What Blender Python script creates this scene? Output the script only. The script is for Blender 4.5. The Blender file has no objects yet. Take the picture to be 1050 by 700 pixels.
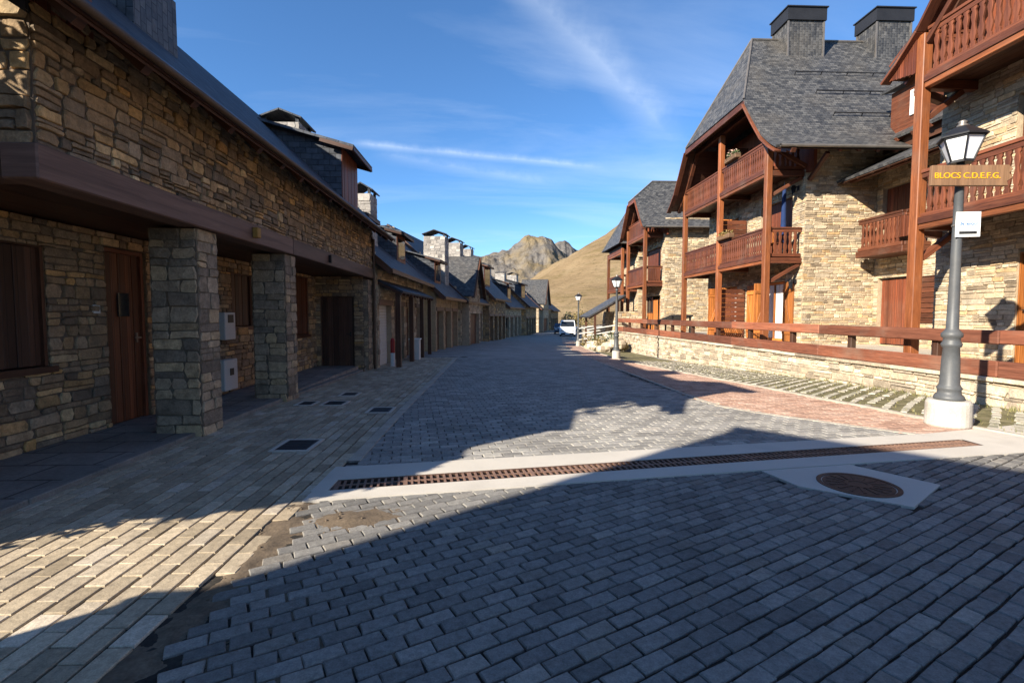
import bpy, math, random
from mathutils import Vector, Matrix, noise
R = random.Random(7)
rad = math.radians
scene = bpy.context.scene
COL = scene.collection
V = Vector

# ------------------------------------------------------------------ helpers
def fract(a): return a - math.floor(a)
def lerp(a, b, t): return a + (b - a) * t
def sm(a, b, x):
    t = min(1, max(0, (x - a) / (b - a))); return t * t * (3 - 2 * t)
def pl(pts, x):
    if x <= pts[0][0]: return pts[0][1]
    for (a, b), (c, d) in zip(pts, pts[1:]):
        if x <= c: return lerp(b, d, (x - a) / (c - a))
    return pts[-1][1]
FY = [(7, 0), (14, -.12), (22, -.25), (32, -.45), (42, -.65), (62, -.9), (100, -1.25), (160, -2.2), (400, -12)]
def gz(x, y):
    """street level: falls gently away from the camera and to the right"""
    return pl(FY, y) - .035 * min(9, max(0, x + 1)) * sm(7, 22, y)

class MB:
    def __init__(s): s.v = []; s.f = []; s.uv = []; s.c = []
    def face(s, pts, uv=None, col=(.5, .5, 0)):
        i = len(s.v); s.v += [tuple(p) for p in pts]
        s.f.append(tuple(range(i, i + len(pts))))
        if uv is None:
            a = V(pts[0]); e = V(pts[1]) - a
            n = e.cross(V(pts[2]) - V(pts[1]))
            if e.length < 1e-9 or n.length < 1e-12: uv = [(0, 0)] * len(pts)
            else:
                e.normalize(); n.normalize(); w = n.cross(e)
                uv = [((V(p) - a).dot(e), (V(p) - a).dot(w)) for p in pts]
        s.uv += list(uv); s.c.append(col)
    def box(s, x0, x1, y0, y1, z0, z1, col=None, M=None):
        if col is None: col = (R.random(), R.random(), 0)
        d = (x1 - x0, y1 - y0, z1 - z0); L = max(range(3), key=lambda i: abs(d[i]))
        ou, ov = R.random() * 9, R.random() * 9
        c = [(x, y, z) for z in (z0, z1) for y in (y0, y1) for x in (x0, x1)]
        for q, ax in (((0, 2, 3, 1), 2), ((4, 5, 7, 6), 2), ((0, 1, 5, 4), 1), ((2, 6, 7, 3), 1), ((0, 4, 6, 2), 0), ((1, 3, 7, 5), 0)):
            oth = [i for i in range(3) if i != ax]
            a = L if L != ax else oth[0]; b = [i for i in oth if i != a][0]
            pts = [c[i] for i in q]; uv = [(p[a] + ou, p[b] + ov) for p in pts]
            if M is not None: pts = [M @ V(p) for p in pts]
            s.face(pts, uv, col)
    def beam(s, p, q, w, h, up=(0, 0, 1), col=None):
        p, q = V(p), V(q); d = q - p; l = d.length; d.normalize()
        up = V(up); sd = d.cross(up)
        if sd.length < 1e-4: sd = d.cross(V((0, 1, 0)))
        sd.normalize(); u2 = sd.cross(d)
        M = Matrix(((d.x, sd.x, u2.x, p.x), (d.y, sd.y, u2.y, p.y), (d.z, sd.z, u2.z, p.z), (0, 0, 0, 1)))
        s.box(0, l, -w / 2, w / 2, -h / 2, h / 2, col, M)
    def prism(s, poly, fn, d0, d1, col=None):
        """2D polygon (a,b) mapped through fn(a,b,d)"""
        if col is None: col = (R.random(), R.random(), 0)
        s.face([fn(a, b, d1) for a, b in poly], [(b, a) for a, b in poly], col)
        s.face([fn(a, b, d0) for a, b in reversed(poly)], [(b, a) for a, b in reversed(poly)], col)
        n = len(poly)
        for i in range(n):
            (a, b), (c, d) = poly[i], poly[(i + 1) % n]
            s.face([fn(a, b, d0), fn(c, d, d0), fn(c, d, d1), fn(a, b, d1)], [(b, 0), (d, 0), (d, .05), (b, .05)], col)
    def lathe(s, prof, c=(0, 0, 0), n=16, axis='z', col=(.5, .5, 0), a0=0):
        c = V(c)
        def pt(r, z, k):
            a = 2 * math.pi * k / n + a0
            o = (r * math.cos(a), r * math.sin(a), z)
            if axis == 'x': o = (z, o[0], o[1])
            if axis == 'y': o = (o[1], z, o[0])
            return c + V(o)
        for (r0, z0), (r1, z1) in zip(prof, prof[1:]):
            for k in range(n):
                q = [pt(r0, z0, k), pt(r0, z0, k + 1), pt(r1, z1, k + 1), pt(r1, z1, k)]
                u = [(z0, k / n), (z0, (k + 1) / n), (z1, (k + 1) / n), (z1, k / n)]
                if r0 < 1e-6: q = [q[0], q[2], q[3]]; u = [u[0], u[2], u[3]]
                elif r1 < 1e-6: q = q[:3]; u = u[:3]
                s.face(q, u, col)
    def tube(s, pts, r, n=8, col=(.5, .5, 0)):
        for p, q in zip(pts, pts[1:]):
            p, q = V(p), V(q); d = (q - p).normalized()
            a = d.orthogonal().normalized(); b = d.cross(a)
            for k in range(n):
                t0, t1 = 2 * math.pi * k / n, 2 * math.pi * (k + 1) / n
                o0 = (a * math.cos(t0) + b * math.sin(t0)) * r; o1 = (a * math.cos(t1) + b * math.sin(t1)) * r
                s.face([p + o0, p + o1, q + o1, q + o0], None, col)
    def build(s, name, mat, parent=None, smooth=False, bevel=0):
        off = world_off(parent) if parent else V((0, 0, 0))
        me = bpy.data.meshes.new(name)
        me.from_pydata([(x - off.x, y - off.y, z - off.z) for x, y, z in s.v], [], s.f)
        uvl = me.uv_layers.new(name='UVMap')
        uvl.data.foreach_set('uv', [t for q in s.uv for t in q])
        ca = me.attributes.new('col', 'FLOAT_COLOR', 'FACE')
        ca.data.foreach_set('color', [t for q in s.c for t in (q[0], q[1], q[2], 1)])
        if smooth: me.polygons.foreach_set('use_smooth', [True] * len(me.polygons))
        me.materials.append(mat)
        o = bpy.data.objects.new(name, me); COL.objects.link(o)
        if smooth or bevel:
            import bmesh
            bm = bmesh.new(); bm.from_mesh(me); bmesh.ops.remove_doubles(bm, verts=bm.verts, dist=.0004)
            if bevel: bmesh.ops.bevel(bm, geom=[e for e in bm.edges if e.calc_face_angle(0) > .6], offset=bevel, segments=1, affect='EDGES', clamp_overlap=True)
            bmesh.ops.recalc_face_normals(bm, faces=bm.faces); bm.to_mesh(me); bm.free()
        if parent: o.parent = parent
        return o
def build_each(mb, name, mat, parent, bevel=0, nf=6):
    """one object per box/beam collected in mb"""
    r = None; u = 0
    for i in range(0, len(mb.f), nf):
        q = MB()
        for f, c in zip(mb.f[i:i + nf], mb.c[i:i + nf]):
            q.face([mb.v[k] for k in f], mb.uv[u:u + len(f)], c); u += len(f)
        r = q.build(name, mat, parent, bevel=bevel)
    return r
def world_off(o):
    t = V((0, 0, 0))
    while o: t += o.location; o = o.parent
    return t
def tag(o, label=None, cat=None, group=None, kind=None):
    if label: o['label'] = label
    if cat: o['category'] = cat
    if group: o['group'] = group
    if kind: o['kind'] = kind
    return o
def thing(name, label, cat, loc, group=None):
    o = bpy.data.objects.new(name, None); COL.objects.link(o); o.location = loc
    o.empty_display_size = .2
    return tag(o, label, cat, group)
def kids(o): return [c for c in bpy.data.objects if c.parent == o]
def copy_tree(o, parent=None):
    ch = kids(o); c = o.copy(); COL.objects.link(c); c.parent = parent
    for k in ch: copy_tree(k, c)
    return c

# ------------------------------------------------------------------ materials
def nodes(name):
    m = bpy.data.materials.new(name); m.use_nodes = True
    nt = m.node_tree; b = nt.nodes['Principled BSDF']
    return m, nt, b, nt.nodes.new, nt.links.new
def ramp(nt, stops):
    r = nt.nodes.new('ShaderNodeValToRGB'); e = r.color_ramp.elements
    while len(e) < len(stops): e.new(.5)
    for el, (p, c) in zip(e, stops):
        el.position = p; el.color = (c[0], c[1], c[2], 1)
    return r
def mixc(nt, fac, a, b, mode='MIX'):
    m = nt.nodes.new('ShaderNodeMix'); m.data_type = 'RGBA'; m.blend_type = mode
    for sock, v in ((m.inputs[0], fac), (m.inputs[6], a), (m.inputs[7], b)):
        if hasattr(v, 'is_output'): nt.links.new(v, sock)
        elif isinstance(v, (int, float)): sock.default_value = v
        else: sock.default_value = (v[0], v[1], v[2], 1)
    return m.outputs[2]
def tnoise(nt, scale, detail=4, vec=None, rough=.55, dist=0):
    n = nt.nodes.new('ShaderNodeTexNoise'); n.inputs['Scale'].default_value = scale
    n.inputs['Detail'].default_value = detail; n.inputs['Roughness'].default_value = rough; n.inputs['Distortion'].default_value = dist
    if vec: nt.links.new(vec, n.inputs['Vector'])
    return n.outputs['Fac']
def rng(nt, v, a, b, c, d):
    m = nt.nodes.new('ShaderNodeMapRange'); nt.links.new(v, m.inputs[0])
    for i, x in enumerate((a, b, c, d)): m.inputs[i + 1].default_value = x
    return m.outputs[0]
def bump(nt, b, h, strength, dist=.01):
    n = nt.nodes.new('ShaderNodeBump'); n.inputs['Strength'].default_value = strength; n.inputs['Distance'].default_value = dist
    nt.links.new(h, n.inputs['Height']); nt.links.new(n.outputs[0], b.inputs['Normal'])
def wpos(nt): return nt.nodes.new('ShaderNodeNewGeometry').outputs['Position']
def mapping(nt, vec, scale=(1, 1, 1), rot=(0, 0, 0)):
    m = nt.nodes.new('ShaderNodeMapping'); m.inputs['Scale'].default_value = scale; m.inputs['Rotation'].default_value = rot
    nt.links.new(vec, m.inputs['Vector']); return m.outputs[0]
def colattr(nt):
    a = nt.nodes.new('ShaderNodeAttribute'); a.attribute_name = 'col'
    s = nt.nodes.new('ShaderNodeSeparateColor'); nt.links.new(a.outputs['Color'], s.inputs[0])
    return s.outputs
def m_stone(name, stops, mortar, bs=.6, nscale=9, mot=.5):
    m, nt, b, N, L = nodes(name); p = wpos(nt); c = colattr(nt)
    base = ramp(nt, stops); L(c[0], base.inputs[0])
    n1 = tnoise(nt, nscale, 6, p, .65); n2 = tnoise(nt, 45, 4, p, .7); n3 = tnoise(nt, 2.2, 3, p)
    k = mixc(nt, 1, base.outputs[0], ramp_out(nt, n1, [(.25, (1 - mot,) * 3), (.7, (1 + mot * .5, 1 + mot * .45, 1 + mot * .4))]), 'MULTIPLY')
    k = mixc(nt, 1, k, ramp_out(nt, n2, [(.3, (.72,) * 3), (.65, (1.12,) * 3)]), 'MULTIPLY')
    k = mixc(nt, 1, k, ramp_out(nt, c[1], [(0, (.68, .68, .7)), (1, (1.22, 1.2, 1.16))]), 'MULTIPLY')
    k = mixc(nt, rng(nt, n3, .5, .75, 0, .35), k, (.12, .10, .08))
    k = mixc(nt, c[2], k, mortar)
    L(k, b.inputs['Base Color']); b.inputs['Roughness'].default_value = .92
    b.inputs['Specular IOR Level'].default_value = .2
    h = N('ShaderNodeMath'); h.operation = 'ADD'; L(n1, h.inputs[0])
    h2 = N('ShaderNodeMath'); h2.operation = 'MULTIPLY'; L(n2, h2.inputs[0]); h2.inputs[1].default_value = .4; L(h2.outputs[0], h.inputs[1])
    bump(nt, b, h.outputs[0], bs, .03)
    return m
def ramp_out(nt, v, stops):
    r = ramp(nt, stops); nt.links.new(v, r.inputs[0]); return r.outputs[0]
def m_wood(name, c0, c1, rough=.55, planks=0, spec=.3, weather=.25):
    """c0/c1 grain colours; planks: seam spacing in metres across the grain"""
    m, nt, b, N, L = nodes(name); uv = N('ShaderNodeUVMap').outputs[0]; c = colattr(nt)
    off = N('ShaderNodeVectorMath'); off.operation = 'ADD'; L(mapping(nt, uv, (2.2, 38, 1)), off.inputs[0])
    cmb = N('ShaderNodeCombineXYZ'); L(c[0], cmb.inputs[2]); L(off.outputs[0], off.inputs[0]) if False else None
    L(cmb.outputs[0], off.inputs[1])
    g = tnoise(nt, 1, 5, off.outputs[0], .6, 1.2)
    blot = tnoise(nt, 1.3, 4, wpos(nt), .6)
    k = mixc(nt, rng(nt, g, .3, .7, 0, 1), c0, c1)
    k = mixc(nt, 1, k, ramp_out(nt, c[1], [(0, (.66, .68, .7)), (1, (1.28, 1.24, 1.2))]), 'MULTIPLY')
    k = mixc(nt, rng(nt, blot, .52, .8, 0, weather), k, (.18, .14, .11))
    oi = N('ShaderNodeObjectInfo'); k = mixc(nt, 1, k, ramp_out(nt, oi.outputs['Random'], [(0, (.74, .76, .8)), (1, (1.2, 1.18, 1.14))]), 'MULTIPLY')
    streak = tnoise(nt, 1, 4, mapping(nt, uv, (.6, 9, 1)), .6, .4); k = mixc(nt, 1, k, ramp_out(nt, streak, [(.32, (.68, .66, .66)), (.68, (1.18, 1.15, 1.1))]), 'MULTIPLY')
    h = g
    if planks:
        sx = N('ShaderNodeSeparateXYZ'); L(uv, sx.inputs[0])
        d = N('ShaderNodeMath'); d.operation = 'DIVIDE'; L(sx.outputs[1], d.inputs[0]); d.inputs[1].default_value = planks
        f = N('ShaderNodeMath'); f.operation = 'FRACT'; L(d.outputs[0], f.inputs[0])
        fl = N('ShaderNodeMath'); fl.operation = 'FLOOR'; L(d.outputs[0], fl.inputs[0])
        wn = N('ShaderNodeTexWhiteNoise'); wn.noise_dimensions = '1D'; L(fl.outputs[0], wn.inputs['W'])
        k = mixc(nt, 1, k, ramp_out(nt, wn.outputs[0], [(0, (.75,) * 3), (1, (1.2,) * 3)]), 'MULTIPLY')
        s1 = rng(nt, f.outputs[0], 0, .06, 0, 1); s2 = rng(nt, f.outputs[0], .94, 1, 1, 0)
        mn = N('ShaderNodeMath'); mn.operation = 'MINIMUM'; L(s1, mn.inputs[0]); L(s2, mn.inputs[1])
        k = mixc(nt, mn.outputs[0], (c0[0] * .25, c0[1] * .25, c0[2] * .25), k)
        ad = N('ShaderNodeMath'); ad.operation = 'MULTIPLY_ADD'; L(g, ad.inputs[0]); ad.inputs[1].default_value = .15; L(mn.outputs[0], ad.inputs[2]); h = ad.outputs[0]
    L(k, b.inputs['Base Color']); b.inputs['Roughness'].default_value = rough; b.inputs['Specular IOR Level'].default_value = spec
    bump(nt, b, h, .35, .008 if planks else .004)
    return m
def m_slate(name, ca, cb, w=.24, h=.13, rough=.5, spec=.3):
    m, nt, b, N, L = nodes(name); uv = N('ShaderNodeUVMap').outputs[0]
    wob = N('ShaderNodeVectorMath'); wob.operation = 'MULTIPLY_ADD'
    nz = N('ShaderNodeTexNoise'); nz.inputs['Scale'].default_value = 3; L(uv, nz.inputs['Vector'])
    L(nz.outputs['Color'], wob.inputs[0]); wob.inputs[1].default_value = (.03, .03, 0); L(uv, wob.inputs[2])
    br = N('ShaderNodeTexBrick'); L(wob.outputs[0], br.inputs['Vector'])
    br.inputs['Scale'].default_value = 1; br.inputs['Brick Width'].default_value = w; br.inputs['Row Height'].default_value = h
    br.inputs['Mortar Size'].default_value = .006; br.inputs['Mortar Smooth'].default_value = .3; br.inputs['Bias'].default_value = 0
    br.inputs['Color1'].default_value = (*ca, 1); br.inputs['Color2'].default_value = (*cb, 1); br.inputs['Mortar'].default_value = (.012, .013, .015, 1)
    n = tnoise(nt, 6, 5, wpos(nt), .65); n2 = tnoise(nt, .7, 4, wpos(nt), .6)
    k = mixc(nt, 1, br.outputs['Color'], ramp_out(nt, n, [(.3, (.6, .6, .62)), (.7, (1.35, 1.33, 1.3))]), 'MULTIPLY')
    k = mixc(nt, rng(nt, n2, .5, .75, 0, .4), k, (.11, .095, .075))
    L(k, b.inputs['Base Color']); b.inputs['Roughness'].default_value = rough; b.inputs['Specular IOR Level'].default_value = spec
    # every slate leans out towards its lower edge
    sx = N('ShaderNodeSeparateXYZ'); L(uv, sx.inputs[0])
    d = N('ShaderNodeMath'); d.operation = 'DIVIDE'; L(sx.outputs[1], d.inputs[0]); d.inputs[1].default_value = h
    f = N('ShaderNodeMath'); f.operation = 'FRACT'; L(d.outputs[0], f.inputs[0])
    q = N('ShaderNodeMath'); q.operation = 'MULTIPLY_ADD'; L(f.outputs[0], q.inputs[0]); q.inputs[1].default_value = -.7; L(n, q.inputs[2])
    q2 = N('ShaderNodeMath'); q2.operation = 'MULTIPLY_ADD'; L(br.outputs['Fac'], q2.inputs[0]); q2.inputs[1].default_value = -.8; L(q.outputs[0], q2.inputs[2])
    bump(nt, b, q2.outputs[0], .6, .02)
    return m
def m_plain(name, c, rough=.7, var=.25, scale=6, bs=.15, metal=0, dirt=None, spec=.3, fine=60):
    m, nt, b, N, L = nodes(name); p = wpos(nt)
    n = tnoise(nt, scale, 5, p, .6); n2 = tnoise(nt, fine, 3, p, .6)
    k = mixc(nt, 1, c, ramp_out(nt, n, [(.3, (1 - var,) * 3), (.7, (1 + var * .6,) * 3)]), 'MULTIPLY')
    k = mixc(nt, 1, k, ramp_out(nt, n2, [(.3, (1 - var * .6,) * 3), (.7, (1 + var * .4,) * 3)]), 'MULTIPLY')
    if dirt: k = mixc(nt, rng(nt, tnoise(nt, scale * .5, 6, p, .7), .5, .72, 0, dirt[3]), k, dirt[:3])
    L(k, b.inputs['Base Color']); b.inputs['Roughness'].default_value = rough; b.inputs['Metallic'].default_value = metal
    b.inputs['Specular IOR Level'].default_value = spec
    if bs: bump(nt, b, n2, bs, .006)
    return m
def m_paver(name, stops, scale=30, bs=.4, stain=(.05, .045, .04, .5)):
    m, nt, b, N, L = nodes(name); p = wpos(nt); c = colattr(nt)
    base = ramp(nt, stops); L(c[0], base.inputs[0])
    n1 = tnoise(nt, scale, 6, p, .7); n2 = tnoise(nt, 1.1, 5, p, .65); n3 = tnoise(nt, 140, 2, p, .6)
    k = mixc(nt, 1, base.outputs[0], ramp_out(nt, n1, [(.28, (.66,) * 3), (.7, (1.2,) * 3)]), 'MULTIPLY')
    k = mixc(nt, 1, k, ramp_out(nt, n3, [(.3, (.8,) * 3), (.7, (1.15,) * 3)]), 'MULTIPLY')
    k = mixc(nt, 1, k, ramp_out(nt, c[1], [(0, (.8,) * 3), (1, (1.15,) * 3)]), 'MULTIPLY')
    k = mixc(nt, rng(nt, n2, .5, .78, 0, stain[3]), k, stain[:3])
    L(k, b.inputs['Base Color']); b.inputs['Roughness'].default_value = .8; b.inputs['Specular IOR Level'].default_value = .25
    h = N('ShaderNodeMath'); h.operation = 'MULTIPLY_ADD'; L(n3, h.inputs[0]); h.inputs[1].default_value = .4; L(n1, h.inputs[2])
    bump(nt, b, h.outputs[0], bs, .008)
    return m
def m_brick(name, c1, c2, mortar, w, h, ms, rot=0, rough=.85, offset=.5):
    m, nt, b, N, L = nodes(name); p = wpos(nt)
    br = N('ShaderNodeTexBrick'); L(mapping(nt, p, (1, 1, 1), (0, 0, rot)), br.inputs['Vector'])
    br.inputs['Scale'].default_value = 1; br.inputs['Brick Width'].default_value = w; br.inputs['Row Height'].default_value = h
    br.inputs['Mortar Size'].default_value = ms; br.inputs['Color1'].default_value = (*c1, 1); br.inputs['Color2'].default_value = (*c2, 1)
    br.inputs['Mortar'].default_value = (*mortar, 1); br.offset = offset
    n = tnoise(nt, 1.0, 6, p, .65); n2 = tnoise(nt, 30, 4, p, .7)
    k = mixc(nt, 1, br.outputs['Color'], ramp_out(nt, n, [(.3, (.7,) * 3), (.7, (1.2,) * 3)]), 'MULTIPLY')
    k = mixc(nt, 1, k, ramp_out(nt, n2, [(.3, (.75,) * 3), (.7, (1.2,) * 3)]), 'MULTIPLY')
    L(k, b.inputs['Base Color']); b.inputs['Roughness'].default_value = rough
    q = N('ShaderNodeMath'); q.operation = 'MULTIPLY_ADD'; L(br.outputs['Fac'], q.inputs[0]); q.inputs[1].default_value = -1; L(n2, q.inputs[2])
    bump(nt, b, q.outputs[0], .5, .01)
    return m
def m_leaf(name, c, c2):
    m, nt, b, N, L = nodes(name); cc = colattr(nt)
    k = mixc(nt, cc[0], c, c2); L(k, b.inputs['Base Color']); b.inputs['Roughness'].default_value = .6
    return m

M = {}
M['stone_l'] = m_stone('ochre_rubble_stone', [(0, (.19, .15, .11)), (.25, (.31, .225, .14)), (.5, (.39, .265, .145)), (.7, (.33, .265, .19)), (.88, (.52, .32, .13)), (1, (.55, .42, .25))], (.13, .10, .075))
M['stone_p'] = m_stone('grey_block_stone', [(0, (.22, .185, .145)), (.4, (.34, .275, .20)), (.75, (.42, .33, .22)), (1, (.50, .38, .23))], (.14, .115, .085))
M['stone_r'] = m_stone('pale_rubble_stone', [(0, (.24, .19, .135)), (.12, (.40, .32, .22)), (.45, (.55, .45, .31)), (.7, (.52, .45, .34)), (.86, (.55, .375, .19)), (1, (.64, .55, .41))], (.34, .27, .18), .55, 9, .34)
M['stone_w'] = m_stone('weathered_wall_stone', [(0, (.32, .265, .195)), (.3, (.47, .40, .30)), (.7, (.57, .505, .40)), (1, (.60, .47, .33))], (.38, .315, .23), .7, 7, .4)
M['stone_c'] = m_stone('chimney_stone', [(0, (.26, .245, .23)), (.5, (.37, .35, .325)), (1, (.46, .435, .40))], (.30, .285, .26), .4, 9, .3)
M['stone_t'] = m_stone('tan_rubble_stone', [(0, (.28, .22, .15)), (.4, (.42, .34, .24)), (.8, (.52, .44, .32)), (1, (.56, .42, .26))], (.34, .28, .20), .5, 8, .35)
M['render'] = m_plain('ochre_render', (.36, .27, .17), .9, .2, 3)
M['wood_d'] = m_wood('dark_brown_timber', (.060, .028, .018), (.11, .05, .03), .5)
M['wood_r'] = m_wood('red_brown_timber', (.072, .025, .015), (.185, .064, .032), .5, 0, .3, .35)
M['wood_p'] = m_wood('orange_brown_post_timber', (.13, .042, .018), (.30, .105, .038), .5, 0, .3, .35)
M['wood_m'] = m_wood('mahogany_boards', (.12, .034, .018), (.20, .06, .030), .5, .11)
M['wood_o'] = m_wood('orange_varnished_boards', (.38, .125, .028), (.56, .21, .055), .42, .1, .4, .08)
M['wood_s'] = m_wood('weathered_sign_timber', (.13, .075, .042), (.22, .13, .075), .75)
M['wood_b'] = m_wood('fence_timber', (.13, .045, .026), (.26, .10, .06), .65, 0, .25, .6)
M['wood_door'] = m_wood('brown_door_boards', (.10, .035, .018), (.17, .065, .03), .5, .12)
M['wood_g'] = m_wood('dark_garage_boards', (.055, .028, .02), (.085, .045, .03), .55, .14)
M['beam'] = m_wood('brown_painted_beam', (.13, .082, .066), (.18, .115, .092), .6)
M['slate'] = m_slate('grey_slate', (.038, .040, .044), (.105, .104, .102), .17, .1)
M['slate_d'] = m_slate('blue_slate', (.04, .046, .058), (.078, .087, .102), .26, .13, .6, .2)
M['metal_d'] = m_plain('dark_sheet_metal', (.02, .02, .022), .45, .2, 3, .05)
M['iron'] = m_plain('grey_cast_iron', (.075, .08, .085), .5, .15, 8, .1, 0, (.10, .09, .08, .3), .4)
M['black'] = m_plain('black_iron', (.015, .015, .017), .45, .2, 8, .05)
M['zinc'] = m_plain('zinc_gutter', (.20, .18, .16), .45, .2, 5, .05, .5)
M['flash'] = m_plain('bare_zinc_sheet', (.45, .47, .50), .22, .15, 5, .02, .85)
M['copper'] = m_plain('brown_gutter', (.10, .065, .042), .6, .3, 5, .05, 0, (.03, .025, .02, .5))
M['white'] = m_plain('white_paint', (.78, .78, .76), .5, .06, 4, .03)
M['offw'] = m_plain('off_white_box', (.55, .55, .53), .55, .1, 4, .03, 0, (.3, .27, .22, .3))
M['opal'] = m_plain('opal_glass', (.74, .76, .78), .25, .03, 4, 0, 0, None, .5)
M['glass'] = m_plain('dark_window_glass', (.015, .018, .022), .06, .1, 2, 0, 0, None, .6)
M['curtain'] = m_plain('white_curtain', (.72, .71, .68), .9, .1, 8, .05)
M['conc'] = m_plain('pale_concrete', (.50, .465, .41), .85, .12, 2.2, .25, 0, (.30, .27, .23, .35), .3, 160)
M['conc_k'] = m_plain('kerb_concrete', (.40, .36, .30), .9, .3, 4, .3, 0, (.2, .18, .13, .5))
M['conc_b'] = m_plain('lamp_base_concrete', (.46, .43, .38), .9, .25, 7, .4, 0, (.2, .18, .14, .7))
M['grate'] = m_plain('worn_rusty_bars', (.21, .125, .09), .65, .3, 20, .2, 0, (.08, .05, .04, .5))
M['rust'] = m_plain('rusty_iron', (.10, .055, .038), .7, .35, 14, .25, 0, (.045, .03, .025, .6))
M['cover'] = m_plain('dark_cover_plate', (.035, .036, .04), .6, .3, 10, .25, 0, (.09, .075, .06, .4))
M['kerb'] = m_plain('kerb_stone', (.20, .185, .165), .9, .3, 5, .4)
M['walk'] = m_brick('flagged_walkway', (.17, .155, .14), (.23, .21, .185), (.07, .06, .055), .62, .42, .012)
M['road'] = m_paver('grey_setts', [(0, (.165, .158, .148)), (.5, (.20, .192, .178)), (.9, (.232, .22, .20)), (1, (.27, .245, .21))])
M['road2'] = m_paver('light_grey_setts', [(0, (.225, .215, .20)), (.5, (.28, .267, .245)), (.9, (.325, .31, .28)), (1, (.36, .33, .29))])  # lighter paving past the drain, colour also raised for its sunlit look
M['pave'] = m_paver('beige_setts', [(0, (.34, .275, .19)), (.5, (.42, .345, .245)), (.85, (.47, .39, .285)), (1, (.50, .43, .34))], 24, .45, (.10, .08, .06, .45))
M['red'] = m_paver('red_brick_setts', [(0, (.34, .205, .15)), (.5, (.42, .27, .20)), (1, (.48, .33, .255))], 30, .4, (.2, .13, .1, .4))
M['bed'] = m_plain('joint_sand', (.030, .026, .022), .95, .5, 9, .4, 0, (.07, .056, .038, .6))
M['dirt'] = m_plain('brown_dirt', (.14, .105, .072), .95, .4, 12, .6, 0, (.08, .06, .04, .5))
M['far_road'] = m_brick('far_setts', (.235, .224, .207), (.285, .272, .248), (.14, .13, .117), .22, .12, .006, rad(-10))
M['moss'] = m_plain('mossy_earth', (.15, .135, .065), .95, .5, 6, .5, 0, (.24, .20, .13, .7))
M['mosspave'] = m_paver('mossy_setts', [(0, (.34, .32, .25)), (1, (.50, .46, .38))], 20, .4, (.12, .13, .06, .6))
M['terrace'] = m_plain('terrace_paving', (.42, .38, .32), .9, .2, 3, .2)
M['yellow'] = m_plain('yellow_letter_paint', (.72, .36, .01), .5, .1, 20, .02)
M['blue'] = m_plain('blue_ink', (.05, .16, .36), .5, .05, 20, 0)
M['ink'] = m_plain('black_ink', (.02, .02, .02), .5, .05, 20, 0)
M['parasol'] = m_plain('navy_canvas', (.012, .03, .10), .9, .2, 8, .1)
M['redp'] = m_plain('red_paint', (.40, .03, .03), .45, .1, 6, .03)
M['rubber'] = m_plain('black_rubber', (.02, .02, .02), .8, .1, 6, .03)
M['vanw'] = m_plain('white_car_paint', (.80, .80, .80), .25, .02, 3, 0, 0, None, .5)
M['card'] = m_plain('dark_car_paint', (.03, .05, .09), .25, .02, 3, 0, 0, None, .5)
M['chrome'] = m_plain('lamp_glass', (.6, .6, .6), .15, .05, 5, 0, .5)
M['tail'] = m_plain('red_lens', (.4, .02, .02), .2, .05, 5, 0)
M['leaf'] = m_leaf('dark_green_leaves', (.03, .055, .02), (.08, .11, .035))
M['leafy'] = m_leaf('dry_yellow_leaves', (.14, .11, .035), (.26, .19, .06))
M['flower'] = m_leaf('pale_flowers', (.75, .68, .55), (.6, .25, .2))
M['bark'] = m_plain('bark', (.09, .07, .05), .95, .4, 14, .5)
M['grass'] = m_leaf('grass_blades', (.10, .11, .035), (.27, .23, .10))

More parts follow.
